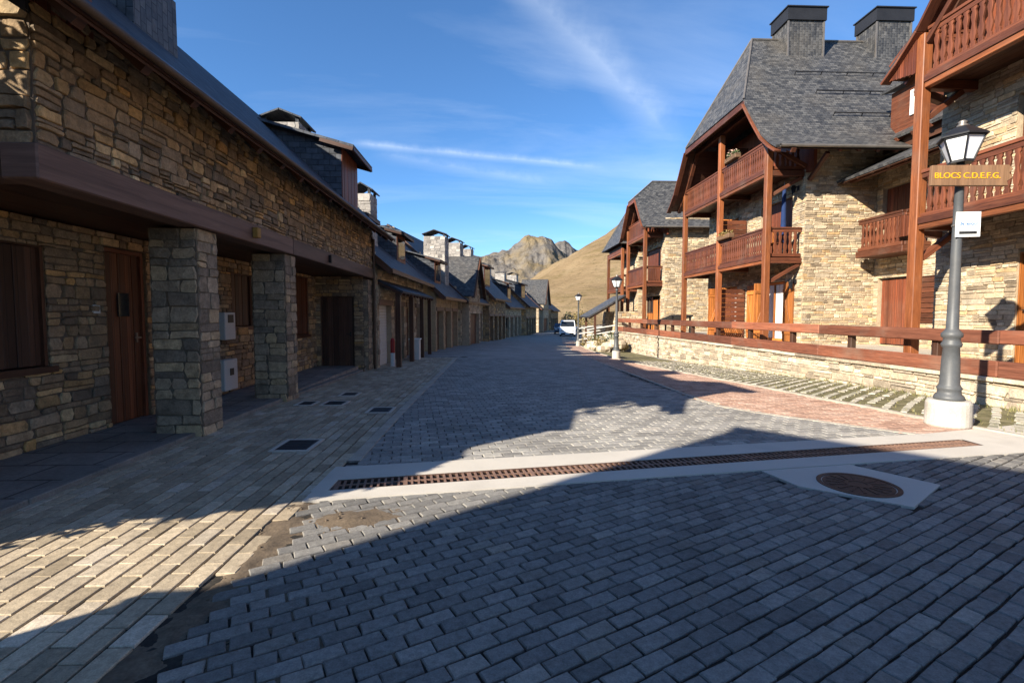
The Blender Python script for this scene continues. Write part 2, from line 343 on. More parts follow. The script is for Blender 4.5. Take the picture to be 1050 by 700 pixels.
# ------------------------------------------------------------------ masonry
def stones(mb, o, u, v, n, W, H, holes=(), hr=(.06, .15), lr=(.14, .42), gap=.014, dep=.035, top=None, reveal=.22, seed=0, amp=.012):
    """rubble facing: individual irregular stones in wandering courses on a mortar backing"""
    rr = random.Random(seed * 77 + 5); o, u, v, n = V(o), V(u), V(v), V(n)
    P = lambda a, b, d=0: o + u * a + v * b + n * d
    us = sorted({0, W} | {min(W, max(0, x)) for h in holes for x in h[:2]}); vs = sorted({0, H} | {min(H, max(0, x)) for h in holes for x in h[2:4]})
    inh = lambda a, b: any(h[0] < a < h[1] and h[2] < b < h[3] for h in holes)
    for a0, a1 in zip(us, us[1:]):
        for b0, b1 in zip(vs, vs[1:]):
            if inh((a0 + a1) / 2, (b0 + b1) / 2): continue
            if not top: mb.face([P(a0, b0), P(a1, b0), P(a1, b1), P(a0, b1)], None, (.5, .5, 1)); continue
            for i in range(20):
                p, q = lerp(a0, a1, i / 20), lerp(a0, a1, (i + 1) / 20); t0, t1 = min(b1, top(p)), min(b1, top(q))
                if t0 > b0 and t1 > b0: mb.face([P(p, b0), P(q, b0), P(q, t1), P(p, t0)], None, (.5, .5, 1))
    for h in holes:
        a0, a1, b0, b1 = h[:4]; d = -reveal
        for q in (((a0, b0), (a0, b1)), ((a1, b1), (a1, b0)), ((a0, b1), (a1, b1)), ((a1, b0), (a0, b0))):
            mb.face([P(*q[0], .01), P(*q[1], .01), P(*q[1], d), P(*q[0], d)], None, (.4, .5, .4))
    lev = []
    for b0, b1 in zip(vs, vs[1:]):
        y = b0
        while y < b1 - 1e-4:
            h = hr[0] + (hr[1] - hr[0]) * rr.random() ** 1.3
            if b1 - y - h < hr[0] * .8: h = b1 - y
            lev.append((y, min(b1, y + h))); y += h
    ed = {0, H} | set(x for h in holes for x in h[2:4])
    sd = rr.random() * 99
    def wob(b, a):
        if any(abs(b - e) < 1e-4 for e in ed): return b
        return b + amp * noise.noise((a * 2.3 + sd, b * 7.1, sd)) * 1.6
    def stone(a0, a1, fb0, fb1):
        g = gap / 2; j = gap * .55; d = dep * (.25 + .75 * rr.random())
        am = (a0 + a1) / 2 + (a1 - a0) * .15 * (rr.random() - .5)
        def J(x): return x * (rr.random() * 2 - 1)
        h = fb1(am) - fb0(am)
        if h < gap * 1.6 or a1 - a0 < gap * 1.6: return
        if top and fb1(am) > top(am): return
        c = min(.28 * h, .18 * (a1 - a0), .03)
        ring = [(a0 + g + J(j) + c * rr.random(), fb0(a0) + g), (am, fb0(am) + g + J(j)), (a1 - g + J(j) - c * rr.random(), fb0(a1) + g + J(j) * .6),
                (a1 - g + J(j), (fb0(a1) + fb1(a1)) / 2), (a1 - g - c * rr.random() * 1.2, fb1(a1) - g + J(j) * .6), (am + J(j), fb1(am) - g + J(j)),
                (a0 + g + c * rr.random() * 1.2, fb1(a0) - g + J(j) * .6), (a0 + g + J(j), (fb0(a0) + fb1(a0)) / 2)]
        cx = sum(p[0] for p in ring) / 8; cy = sum(p[1] for p in ring) / 8
        k = .011 / max(.03, min(h, a1 - a0)); k = min(.3, k)
        tx, ty = J(.05), J(.08)
        inn = [(lerp(p[0], cx, k), lerp(p[1], cy, k)) for p in ring]
        col = (rr.random(), rr.random(), 0)
        F = [P(a, b, d + (a - cx) * tx + (b - cy) * ty) for a, b in inn]; B = [P(a, b, .0) for a, b in ring]
        Mi = [P(a, b, d * .72) for a, b in ring]
        mb.face(F, None, col)
        for i in range(8):
            q = (i + 1) % 8
            mb.face([Mi[i], Mi[q], F[q], F[i]], None, col); mb.face([B[i], B[q], Mi[q], Mi[i]], None, col)
    for b0, b1 in lev:
        bm = (b0 + b1) / 2; iv = [(0, W)]
        for h in holes:
            if h[2] < bm < h[3]:
                nv = []
                for s0, s1 in iv:
                    if h[1] <= s0 or h[0] >= s1: nv.append((s0, s1)); continue
                    if h[0] > s0: nv.append((s0, h[0]))
                    if h[1] < s1: nv.append((h[1], s1))
                iv = nv
        for s0, s1 in iv:
            a = s0
            while a < s1 - 1e-4:
                l = (lr[0] + (lr[1] - lr[0]) * rr.random() ** 1.4) * (.7 + .5 * (b1 - b0) / hr[1])
                if s1 - a - l < lr[0] * .6: l = s1 - a
                f0 = lambda x, b=b0: wob(b, x); f1 = lambda x, b=b1: wob(b, x)
                if b1 - b0 > hr[0] * 1.7 and rr.random() < .3:
                    t = .35 + .3 * rr.random(); fm = lambda x, b=lerp(b0, b1, t): wob(b, x)
                    stone(a, a + l, f0, fm); stone(a, a + l, fm, f1)
                else: stone(a, a + l, f0, f1)
                a += l
    return mb
def stone_pillar(mb, x0, x1, y0, y1, z0, z1, seed, **k):
    a = dict(hr=(.09, .2), lr=(.16, .42), gap=.011, dep=.022); a.update(k)
    stones(mb, (x0, y0, z0), (1, 0, 0), (0, 0, 1), (0, -1, 0), x1 - x0, z1 - z0, seed=seed, **a)
    stones(mb, (x1, y0, z0), (0, 1, 0), (0, 0, 1), (1, 0, 0), y1 - y0, z1 - z0, seed=seed + 1, **a)
    stones(mb, (x1, y1, z0), (-1, 0, 0), (0, 0, 1), (0, 1, 0), x1 - x0, z1 - z0, seed=seed + 2, **a)
    stones(mb, (x0, y1, z0), (0, -1, 0), (0, 0, 1), (-1, 0, 0), y1 - y0, z1 - z0, seed=seed + 3, **a)
    mb.face([(x0, y0, z1), (x1, y0, z1), (x1, y1, z1), (x0, y1, z1)], None, (.5, .5, 1))
def slab(mb, pts, t, col=(.5, .5, 0), uv=None):
    """sloping roof slab: pts counter-clockwise from above; pts[0]->pts[1] is the eave"""
    n = (V(pts[1]) - V(pts[0])).cross(V(pts[-1]) - V(pts[0])).normalized()
    if n.z < 0: n = -n
    lo = [V(p) - n * t for p in pts]
    mb.face(pts, uv, col); mb.face(lo[::-1], None, col)
    for i in range(len(pts)):
        j = (i + 1) % len(pts); mb.face([lo[i], lo[j], pts[j], pts[i]], None, col)

# ------------------------------------------------------------------ ground, street
def sheet(name, mat, x0, x1, y0, y1, nx, ny, dz, fz=gz, kind='structure'):
    mb = MB()
    me = []
    P = lambda i, j: (lerp(x0, x1, i / nx), lerp(y0, y1, j / ny))
    for j in range(ny):
        for i in range(nx):
            q = [P(i, j), P(i + 1, j), P(i + 1, j + 1), P(i, j + 1)]
            mb.face([(x, y, fz(x, y) + dz) for x, y in q])
    o = mb.build(name, mat); return tag(o, kind=kind)
def inside(p, poly):
    c = False; j = len(poly) - 1
    for i in range(len(poly)):
        if (poly[i][1] > p[1]) != (poly[j][1] > p[1]) and p[0] < (poly[j][0] - poly[i][0]) * (p[1] - poly[i][1]) / (poly[j][1] - poly[i][1]) + poly[i][0]: c = not c
        j = i
    return c
def setts(mb, poly, ang, L, Wd, gap, z=.012, seed=1, jit=.004, lvar=.0, bev=.007, drop=None, tilt=.012, rowgap=0, wander=.006, cgap=None):
    rr = random.Random(seed); ca, sa = math.cos(ang), math.sin(ang)
    inv = [(x * ca + y * sa, -x * sa + y * ca) for x, y in poly]
    a0, a1 = min(p[0] for p in inv), max(p[0] for p in inv); b0, b1 = min(p[1] for p in inv), max(p[1] for p in inv)
    b = b0; row = 0
    while b < b1:
        a = a0 - (L / 2 if row % 2 else 0) - L * rr.random() * .12
        while a < a1:
            l = L * (1 + lvar * (rr.random() * 2 - 1)); ac, bc = a + l / 2, b + Wd / 2
            x, y = ac * ca - bc * sa, ac * sa + bc * ca
            if inside((x, y), poly) and abs(x - .05 * y) < 1.2 * y + 1.4 and not (drop and drop(x, y, rr)):
                w = wander * noise.noise((x * .7, y * .7, seed * 3.1)) * 2
                J = lambda: jit * (rr.random() * 2 - 1)
                h = z + tilt * .3 * (rr.random() - .5); tx, ty = tilt * (rr.random() - .5) * 2, tilt * (rr.random() - .5) * 2
                col = (rr.random(), rr.random(), 0); g = gap / 2; e = g if cgap is None else cgap / 2
                cs = [(a + e + J(), b + g + w + J()), (a + l - e + J(), b + g + w + J()), (a + l - e + J(), b + Wd - g + w + J()), (a + e + J(), b + Wd - g + w + J())]
                T, B = [], []
                for p, q in cs:
                    ip, iq = p + (bev if p < ac else -bev), q + (bev if q < bc + w else -bev)
                    X, Y = ip * ca - iq * sa, ip * sa + iq * ca
                    T.append((X, Y, gz(X, Y) + h + (ip - ac) * tx + (iq - bc) * ty))
                    X, Y = p * ca - q * sa, p * sa + q * ca; B.append((X, Y, gz(X, Y) + h - bev * 1.3)); 
                mb.face(T, None, col)
                for i in range(4):
                    k = (i + 1) % 4
                    mb.face([B[i], B[k], T[k], T[i]], None, col)
                    mb.face([(B[i][0], B[i][1], B[i][2] - .02), (B[k][0], B[k][1], B[k][2] - .02), B[k], B[i]], None, col)
            a += l
        b += Wd + rowgap; row += 1
def ribbon(mb, left, right, dz, sub=8):
    n = len(left) - 1
    for i in range(n):
        for s in range(sub):
            t0, t1 = s / sub, (s + 1) / sub
            q = [(lerp(left[i][0], left[i + 1][0], t0), lerp(left[i][1], left[i + 1][1], t0)), (lerp(right[i][0], right[i + 1][0], t0), lerp(right[i][1], right[i + 1][1], t0)),
                 (lerp(right[i][0], right[i + 1][0], t1), lerp(right[i][1], right[i + 1][1], t1)), (lerp(left[i][0], left[i + 1][0], t1), lerp(left[i][1], left[i + 1][1], t1))]
            mb.face([(x, y, gz(x, y) + dz) for x, y in q])
            for (a, b) in ((q[0], q[3]), (q[2], q[1])):
                mb.face([(a[0], a[1], gz(*a) + dz), (b[0], b[1], gz(*b) + dz), (b[0], b[1], gz(*b) - .02), (a[0], a[1], gz(*a) - .02)])

sq = [(2.46, 4.3), (2.55, 3.9), (3.13, 3.43), (3.76, 3.88), (3.40, 4.45)]      # concrete round the manhole
DS = .165                                     # the drain runs a little askew across the street
dy = lambda x: 4.29 + DS * x                  # centre line of the drain
sheet('street_bed', M['bed'], -4.2, 7.9, -3, 19, 150, 260, -.003, lambda x, y: gz(x, y) + .007 * noise.noise((x * 3.1, y * 3.1, 8)) + .003 * noise.noise((x * 9, y * 9, 3)))
BX = -1.42
def bx(y): return BX + .03 * math.sin(y * 3.1) + .025 * math.sin(y * 7.7)
road_near = [(-1.40, .6), (9.5, .6), (9.5, 5.48), (5.4, 4.84), (-1.40, 3.80)]
def drop_n(x, y, rr):
    if inside((x, y), sq): return True
    d = x + 1.40; pn = noise.noise((x * 2.2, y * 2.2, 5.5))
    return d < .05 + .10 * pn and rr.random() < .8
mb = MB()
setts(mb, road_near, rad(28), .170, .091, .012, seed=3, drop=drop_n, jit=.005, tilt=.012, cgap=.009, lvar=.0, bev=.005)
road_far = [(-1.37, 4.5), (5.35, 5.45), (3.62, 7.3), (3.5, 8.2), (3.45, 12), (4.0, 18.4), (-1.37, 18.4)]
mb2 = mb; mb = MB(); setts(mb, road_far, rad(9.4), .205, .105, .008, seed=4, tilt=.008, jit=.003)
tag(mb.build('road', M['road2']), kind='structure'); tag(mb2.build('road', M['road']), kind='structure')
mb = MB()
def drop_p(x, y, rr): return x > -1.53 and y < 3.7 and (rr.random() < .45)
setts(mb, [(-3.66, .6), (-1.43, .6), (-1.43, 18.4), (-3.66, 18.4)], rad(90), .235, .125, .016, seed=5, lvar=0, drop=drop_p, cgap=.009, jit=.0035, bev=.0035, tilt=.006, wander=.008)
tag(mb.build('pavement', M['pave']), kind='structure')
sheet('road', M['far_road'], -14, 24, 18.3, 130, 20, 60, .004)
# concrete collar of the drain, pale strip, kerb lines
mb = MB()
L = [(-1.46, dy(-1.46) - .33), (5.6, dy(5.6) - .42), (9, dy(9) - .42)]
ribbon(mb, L, [(x, dy(x) - .13) for x, _ in L], .023)
L2 = [(x, dy(x) + .13) for x in (-1.40, 5.6, 9)]
ribbon(mb, L2, [(-1.40, dy(-1.4) + .5), (5.15, dy(5.15) + .42), (9, dy(9) + .75)], .0235)
ribbon(mb, [(-1.47, dy(-1.4) - .14), (-1.47, dy(-1.4) + .5)], [(-1.335, dy(-1.4) - .14), (-1.335, dy(-1.4) + .5)], .0245)
ribbon(mb, [(5.36, dy(5.4) - .14), (9, dy(9) - .14)], [(5.36, dy(5.4) + .14), (9, dy(9) + .14)], .0225)
tag(mb.build('concrete_band', M['conc']), kind='structure')
mb = MB(); ribbon(mb, [(-1.42, 4.75), (-1.42, 18.4)], [(-1.30, 4.75), (-1.30, 18.4)], .020); tag(mb.build('kerb_line', M['conc_k']), kind='structure')

mb = MB(); mb.face([(x, y, .019) for x, y in sq])
for i in range(5):
    a, b = sq[i], sq[(i + 1) % 5]; mb.face([(a[0], a[1], -.02), (b[0], b[1], -.02), (b[0], b[1], .019), (a[0], a[1], .019)])
tag(mb.build('concrete_surround', M['conc']), kind='structure')
# drain grate
g = thing('drain_grate', 'long rusty slotted drain grate set in the concrete band across the street', 'drain grate', (2, dy(2), .0))
tv = V((1, DS, 0)).normalized(); tn = V((-tv.y, tv.x, 0))
A = V((-1.335, dy(-1.335), 0)); LEN = (V((5.35, dy(5.35), 0)) - A).length
mb = MB()
for s in (-1, 1): mb.beam(A + tn * (s * .118) + V((0, 0, .004)), A + tv * LEN + tn * (s * .118) + V((0, 0, .004)), .022, .03)
for t in (0, LEN): mb.beam(A + tv * t - tn * .107 + V((0, 0, .003)), A + tv * t + tn * .107 + V((0, 0, .003)), .022, .03)
mb.build('grate_frame', M['rust'], g)
mb = MB(); t = .03
k = 0
while t < LEN - .02:
    w = .036 if k % 10 == 0 else .019
    p = A + tv * t + V((0, 0, .012)); mb.beam(p - tn * .107, p + tn * .107, w, .012); t += .056; k += 1
mb.beam(A + V((0, 0, .0125)), A + tv * LEN + V((0, 0, .0125)), .02, .012)
mb.build('grate_bars', M['grate'], g)
mb = MB(); mb.face([A - tn * .107 + V((0, 0, -.003)), A + tv * LEN - tn * .107 + V((0, 0, -.003)), A + tv * LEN + tn * .107 + V((0, 0, -.003)), A + tn * .107 + V((0, 0, -.003))])
mb.build('channel_shade', M['black'], g)  # flat black sheet, paints in the shade of a deeper channel
# manhole
mh = thing('manhole_cover', 'round rusty iron manhole cover set in a pale concrete square', 'manhole cover', (3.07, 3.91, .019))
mb = MB(); mb.lathe([(.265, -.01), (.30, -.01), (.30, .006), (.265, .006), (.265, -.01)], (3.07, 3.91, .019), 48); mb.build('frame', M['rust'], mh)
mb = MB(); mb.lathe([(0, .005), (.07, .005), (.07, .009), (.10, .009), (.10, .004), (.255, .004), (.26, -.006)], (3.07, 3.91, .019), 48)
for i in range(16):
    a = i * math.pi / 8
    for r in (.125, .168, .212): 
        mb.box(-.02, .02, -.012, .012, .0, .009, None, Matrix.Translation((3.07, 3.91, .019)) @ Matrix.Rotation(a + r * 9, 4, 'Z') @ Matrix.Translation((r, 0, 0)))
mb.build('lid', M['rust'], mh)
# square cover plates in the left pavement
for (x, y, w, l, lab) in ((-2.14, 5.37, .34, .42, 'dark square cover plate alone in the beige paving, nearest the camera'), (-1.68, 7.34, .30, .36, 'dark square cover plate beside the pale kerb strip, closest to the road'),
                     (-2.57, 8.0, .30, .34, 'dark cover plate in front of the second stone pillar, between two others'), (-3.02, 8.0, .22, .3, 'small dark cover plate tight against the foot of the second stone pillar'), (-2.62, 9.0, .26, .3, 'dark cover plate farthest up the beige paving towards the garages')):
    c = thing('cover_plate', lab, 'cover plate', (x, y, gz(x, y) + .01), 'cover plates in the left pavement')
    z = gz(x, y) + .01
    mb = MB(); w2, l2 = w / 2, l / 2
    for q in ((-w2 - .04, -w2, -l2 - .04, l2 + .04), (w2, w2 + .04, -l2 - .04, l2 + .04), (-w2, w2, -l2 - .04, -l2), (-w2, w2, l2, l2 + .04)): mb.box(x + q[0], x + q[1], y + q[2], y + q[3], z - .02, z + .013)
    mb.build('frame', M['conc'], c)
    mb = MB(); mb.box(x - w2 + .006, x + w2 - .006, y - l2 + .006, y + l2 - .006, z - .02, z + .010)
    for i in range(6):
        yy = y - l2 + l * (i + .5) / 6; mb.box(x - w2 * .8, x + w2 * .8, yy - .01, yy + .01, z + .0095, z + .0135)
    mb.build('lid', M['cover'], c)
# dirt where setts are missing
mb = MB()
def dirtz(x, y):
    seam = math.exp(-((x + 1.44 + .03 * math.sin(y * 4)) / .085) ** 2); patch = math.exp(-((x + .98) / .26) ** 2 - ((y - 3.42 - .2 * (x + .98)) / .17) ** 2)
    return -.004 + .012 * seam + .030 * patch + .012 * noise.noise((x * 4, y * 4, 2.2)) + .008 * noise.noise((x * 15, y * 15, 1.2)) + .003 * noise.noise((x * 50, y * 50, 4.2))
n = 40
for i in range(50):
    for j in range(140):
        x0, y0 = -1.66 + i * .025, .7 + j * .022
        q = [(x0, y0), (x0 + .025, y0), (x0 + .025, y0 + .022), (x0, y0 + .022)]
        mb.face([(x, y, dirtz(x, y)) for x, y in q])
tag(mb.build('dirt', M['dirt'], smooth=True), kind='stuff', label='brown dirt where setts have come loose', cat='dirt')
mb = MB()
for i in range(60):
    y = .9 + R.random() * 2.8; x = -1.42 + (R.random() - .5) * .34
    if i % 3 == 0: y = 3.1 + R.random() * .55; x = -1.3 + R.random() * .6
    r = .004 + .009 * R.random() ** 2; z = dirtz(x, y)
    mb.lathe([(0, -r * .4), (r, -r * .2), (r * .8, r * .35), (0, r * .5)], (x, y, z + .004), 6, 'z', (R.random(), R.random(), 0), R.random() * 3)
tag(mb.build('rubble', M['dirt']), kind='stuff', label='loose chips of broken setts in the dirt', cat='rubble')

# raised walkway under the arcade
mb = MB()
mb.box(-9.0, -3.62, 3.0, 14.0, -.2, .052)
tag(mb.build('walkway', M['walk']), kind='structure')
mb = MB(); y = 2.95
while y < 13.9:
    l = .75 + .3 * R.random(); l = min(l, 13.95 - y); mb.box(-3.63, -3.50, y + .004, y + l - .004, -.2 + gz(-3.5, y), .058 + gz(-3.5, y)); y += l
tag(mb.build('kerb', M['kerb'], bevel=.008), kind='structure')
# right-hand red strip, kerb lines and mossy paving
inner = [(6.25, 5.15), (5.92, 6.2), (5.62, 8), (5.36, 11.5), (5.2, 15), (5.15, 19), (5.3, 26), (6.2, 36), (8.5, 52)]
outer = [(5.45, 5.33), (4.98, 5.72), (3.86, 7.0), (3.63, 7.5), (3.58, 8.2), (3.62, 10), (3.75, 13), (4.0, 19)]
mb = MB(); setts(mb, outer + [(5.15, 19), (5.2, 15), (5.36, 11.5), (5.62, 8), (5.92, 6.2), (6.25, 5.2)], rad(-12), .205, .105, .008, .016, seed=8)
tag(mb.build('brick_strip', M['red']), kind='structure')
mb = MB(); ribbon(mb, [(4.0, 18.4), (4.3, 26), (5.2, 36), (7.4, 52)], [(5.15, 18.4), (5.3, 26), (6.2, 36), (8.5, 52)], .012)
tag(mb.build('brick_strip', m_brick('far_red_setts', (.42, .27, .20), (.49, .33, .25), (.2, .13, .1), .205, .105, .006, rad(12))), kind='structure')
def off(line, d):
    out = []
    for i, p in enumerate(line):
        a = line[max(0, i - 1)]; b = line[min(len(line) - 1, i + 1)]; t = V((b[0] - a[0], b[1] - a[1])).normalized()
        out.append((p[0] - t.y * d, p[1] + t.x * d))
    return out
mb = MB(); ribbon(mb, inner, off(inner, -.08), .04); ribbon(mb, off(outer, .07), outer, .018)
tag(mb.build('kerb', M['conc_k']), kind='structure')
WX = lambda y: 7.93 - .02 * (y - 5)           # line of the low stone wall
mb = MB(); pr_ = [(WX(y) + .1, y) for _, y in inner]
ribbon(mb, off(inner, -.1), pr_, .012, 10); tag(mb.build('planting_strip', M['moss']), kind='structure')
mb = MB(); poly = off(inner, -.16)[:6] + [(WX(19), 19), (WX(5), 5)]
setts(mb, poly, rad(42), .23, .115, .02, .026, seed=9, jit=.012, rowgap=.12, wander=.02, drop=lambda x, y, rr: (x - 5.89) ** 2 + (y - 6.02) ** 2 < .1 or rr.random() < .05)
tag(mb.build('mossy_paving', M['mosspave']), kind='structure')
def grass(name, pts, label, hmax=.07, n=4):
    mb = MB()
    for x, y, z, s in pts:
        for k in range(n):
            a = R.random() * 6.28; h = s * hmax * (.4 + .9 * R.random()); w = .004 + .004 * R.random()
            dx, dyy = math.cos(a), math.sin(a); l = h * .6 * R.random(); b = V((x + .02 * (R.random() - .5), y + .02 * (R.random() - .5), z))
            sv = V((-dyy, dx, 0)) * w
            mb.face([b - sv, b + sv, b + V((dx * l, dyy * l, h))], None, (R.random(), R.random(), 0))
    tag(mb.build(name, M['grass']), kind='stuff', label=label, cat='grass')
pts = []
for i in range(900):
    y = 5.2 + 14 * R.random() ** 1.4; t = R.random()
    if R.random() < .4: t = 1 - .14 * R.random()
    x = lerp(pl([(p[1], p[0]) for p in inner], y) + .13, WX(y) - .02, t)
    if noise.noise((x * .9, y * .9, 7)) > -.15: pts.append((x, y, gz(x, y) + .012, 1 if t < .85 else 1.8))
grass('grass', pts, 'short mossy grass between the pale setts below the low wall', .045, 3)

# ------------------------------------------------------------------ carpentry
def boards_door(parent, name, mat, plane, a0, a1, z0, z1, at, thick=.05, frame=.07, hand=True, label=None, fmat=None, out=1, brace=False, hmat=None, sill=False):
    """door or shutter in a wall; plane 'X' (wall normal along x) or 'Y'. `at` = position of its face, out = +1/-1 facing"""
    def B(mb, a, b, c, d, e, f):
        lo, hi = sorted((at + out * e, at + out * f))
        if plane == 'X': mb.box(lo, hi, a, b, c, d)
        else: mb.box(a, b, lo, hi, c, d)
    mb = MB(); n = max(2, int(round((a1 - a0) / .13)))
    for i in range(n):
        p, q = lerp(a0, a1, i / n), lerp(a0, a1, (i + 1) / n)
        B(mb, p + .003, q - .003, z0 + .01, z1, -thick, 0 - .004 * (i % 2))
    if brace:
        for z in (lerp(z0, z1, .15), lerp(z0, z1, .85)): B(mb, a0 + .02, a1 - .02, z - .05, z + .05, .001, .026)
        if plane == 'X': mb.beam((at + out * .014, a0 + .08, lerp(z0, z1, .2)), (at + out * .014, a1 - .08, lerp(z0, z1, .8)), .025, .09, (0, 1, 0))
        else: mb.beam((a0 + .08, at + out * .014, lerp(z0, z1, .2)), (a1 - .08, at + out * .014, lerp(z0, z1, .8)), .025, .09, (1, 0, 0))
    d = mb.build(name, mat, parent, bevel=.003)
    if label: d['label'] = label
    if frame:
        mb = MB()
        B(mb, a0 - frame, a0 - .002, z0, z1 + frame, -.09, .03); B(mb, a1 + .002, a1 + frame, z0, z1 + frame, -.09, .03); B(mb, a0 - .002, a1 + .002, z1 + .003, z1 + frame, -.09, .028)
        if sill: B(mb, a0 - frame - .06, a1 + frame + .06, z0 - .07, z0 - .002, -.05, .07)
        mb.build('frame', fmat or mat, d)
    if hand:
        mb = MB(); a = a1 - .08
        B(mb, a - .015, a + .015, lerp(z0, z1, .47), lerp(z0, z1, .53), .001, .012); B(mb, a - .1, a + .01, lerp(z0, z1, .5) - .01, lerp(z0, z1, .5) + .01, .045, .06)
        B(mb, a - .01, a + .01, lerp(z0, z1, .5) - .01, lerp(z0, z1, .5) + .01, .012, .045)
        mb.build('handle', hmat or M['black'], d)
    return d
def louvre(parent, plane, a0, a1, z0, z1, at, mat, out=1, name='shutter'):
    mb = MB()
    def B(a, b, c, d, e, f):
        lo, hi = sorted((at + out * e, at + out * f))
        if plane == 'X': mb.box(lo, hi, a, b, c, d)
        else: mb.box(a, b, lo, hi, c, d)
    B(a0, a0 + .07, z0, z1, -.04, .02); B(a1 - .07, a1, z0, z1, -.04, .02)
    z = z0
    while z < z1 - .03:
        B(a0 + .071, a1 - .071, z + .008, min(z1, z + .13), -.035, .012); z += .14
    return mb.build(name, mat, parent, bevel=.003)
def window(parent, plane, a0, a1, z0, z1, at, fmat, out=1, curtain=False):
    def B(mb, a, b, c, d, e, f):
        lo, hi = sorted((at + out * e, at + out * f))
        if plane == 'X': mb.box(lo, hi, a, b, c, d)
        else: mb.box(a, b, lo, hi, c, d)
    mb = MB(); B(mb, a0, a0 + .07, z0, z1, -.06, .02); B(mb, a1 - .07, a1, z0, z1, -.06, .02); B(mb, a0 + .07, a1 - .07, z0, z0 + .07, -.06, .02); B(mb, a0 + .07, a1 - .07, z1 - .07, z1, -.06, .02)
    m = (a0 + a1) / 2; B(mb, m - .03, m + .03, z0 + .07, z1 - .07, -.055, .01)
    w = mb.build('window', fmat, parent)
    mb = MB(); B(mb, a0 + .06, a1 - .06, z0 + .06, z1 - .06, -.05, -.03); mb.build('pane', M['glass'], w)
    if curtain:
        mb = MB()
        for (p, q) in ((a0 + .08, m - .05), (m + .05, a1 - .08)):
            n = 7
            for i in range(n): B(mb, lerp(p, q, i / n), lerp(p, q, (i + .9) / n), z0 + .08, z1 - .08, -.028, -.018 + .008 * (i % 2))
        mb.build('curtain', M['curtain'], w)
    return w
def chimney(parent, x0, x1, y0, y1, z0, z1, kind='stone', seed=1, cap='gable', big=1):
    mb = MB()
    if kind == 'stone':
        stone_pillar(mb, x0, x1, y0, y1, z0, z1, seed, hr=(.09, .2), lr=(.15, .35), dep=.015)
        c = mb.build('chimney', M['stone_c'], parent)
    else:
        mb.box(x0, x1, y0, y1, z0, z1); c = mb.build('chimney', M['slate'], parent)
        for f in c.data.polygons: pass
    mb = MB(); e = .09 * big
    if cap == 'gable':
        for sx in (0, 1):
            for sy in (0, 1): mb.box((x0 + .02, x1 - .10)[sx], (x0 + .10, x1 - .02)[sx], (y0 + .02, y1 - .1)[sy], (y0 + .1, y1 - .02)[sy], z1 + .001, z1 + .16 * big)
        xm = (x0 + x1) / 2; zt = z1 + .16 * big
        slab(mb, [(x0 - e, y1 + e, zt - .03), (x0 - e, y0 - e, zt - .03), (xm, y0 - e, zt + .2 * big), (xm, y1 + e, zt + .2 * big)], .04)
        slab(mb, [(x1 + e, y0 - e, zt - .03), (x1 + e, y1 + e, zt - .03), (xm, y1 + e, zt + .2 * big), (xm, y0 - e, zt + .2 * big)], .04)
        mb.build('chimney_cap', M['slate_d'], c)
    elif cap == 'shed':
        for sx in (0, 1):
            for sy in (0, 1): mb.box((x0 + .02, x1 - .10)[sx], (x0 + .10, x1 - .02)[sx], (y0 + .02, y1 - .1)[sy], (y0 + .1, y1 - .02)[sy], z1 + .001, z1 + .16 * big)
        zt = z1 + .16 * big
        slab(mb, [(x0 - e, y0 - e, zt), (x1 + e, y0 - e, zt), (x1 + e, y1 + e, zt + .12), (x0 - e, y1 + e, zt + .12)], .05)
        mb.build('chimney_cap', M['slate_d'], c)
    else:                                     # flared sheet-metal hood
        e = .06; h = .5
        P0 = [(x0 - .03, y0 - .03), (x1 + .03, y0 - .03), (x1 + .03, y1 + .03), (x0 - .03, y1 + .03)]
        mb.box(x0 - e, x1 + e, y0 - e, y1 + e, z1 - .02, z1 + .40)
        mb.box(x0 - e - .04, x1 + e + .04, y0 - e - .04, y1 + e + .04, z1 + .402, z1 + .44)
        mb.build('chimney_cap', M['metal_d'], c)
        mb = MB()
        for x, y in ((x0, y0), (x1, y0), (x0, y1), (x1, y1)): mb.box(x - .025, x + .025, y - .025, y + .025, z0, z1 - .03)
        build_each(mb, 'corner_flashing', M['zinc'], c)
    return c

# ------------------------------------------------------------------ near left house
LX = -3.40
H1 = thing('stone_house', 'nearest stone house on the left, its upper wall carried on an open arcade', 'house', (-6, 9, 0))
y0, y1 = 3.85, 14.05
mb = MB()
stones(mb, (LX, y0, 2.70), (0, 1, 0), (0, 0, 1), (1, 0, 0), y1 - y0, 1.16, hr=(.05, .14), lr=(.10, .33), seed=1, dep=.04, gap=.013)
stones(mb, (-9.0, y0, 2.70), (1, 0, 0), (0, 0, 1), (0, -1, 0), 9.0 + LX, 4.1, hr=(.08, .2), lr=(.16, .5), seed=2, dep=.045, gap=.017, top=lambda a: min(1.05 + .95 * a, 1.05 + .95 * (9 + LX - a)))
mb.face([(-9, y1, 0), (-9, y1, 3.8), (-6, y1, 6.4), (LX, y1, 3.85), (LX, y1, 2.7), (LX, y1, 0)], None, (.3, .5, .6))
mb.face([(-9, y0, 0), (-9, y1, 0), (-9, y1, 3.8), (-9, y0, 3.8)], None, (.3, .5, .6))
mb.build('wall', M['stone_l'], H1)
mb = MB()                                    # recessed ground floor wall
BWX = -4.74
holes = [(4.28 - y0, 5.36 - y0, .86, 2.16), (6.17 - y0, 6.87 - y0, .0, 2.28), (9.05 - y0, 9.85 - y0, 1.2, 2.2), (11.65 - y0, 12.75 - y0, .92, 2.38)]
stones(mb, (BWX, y0 + .02, .05), (0, 1, 0), (0, 0, 1), (1, 0, 0), 13.3 - y0, 2.40, holes=[(a, b, max(0, c - .05), d - .05) for a, b, c, d in holes], hr=(.06, .16), lr=(.12, .38), gap=.012, seed=3, reveal=.16)
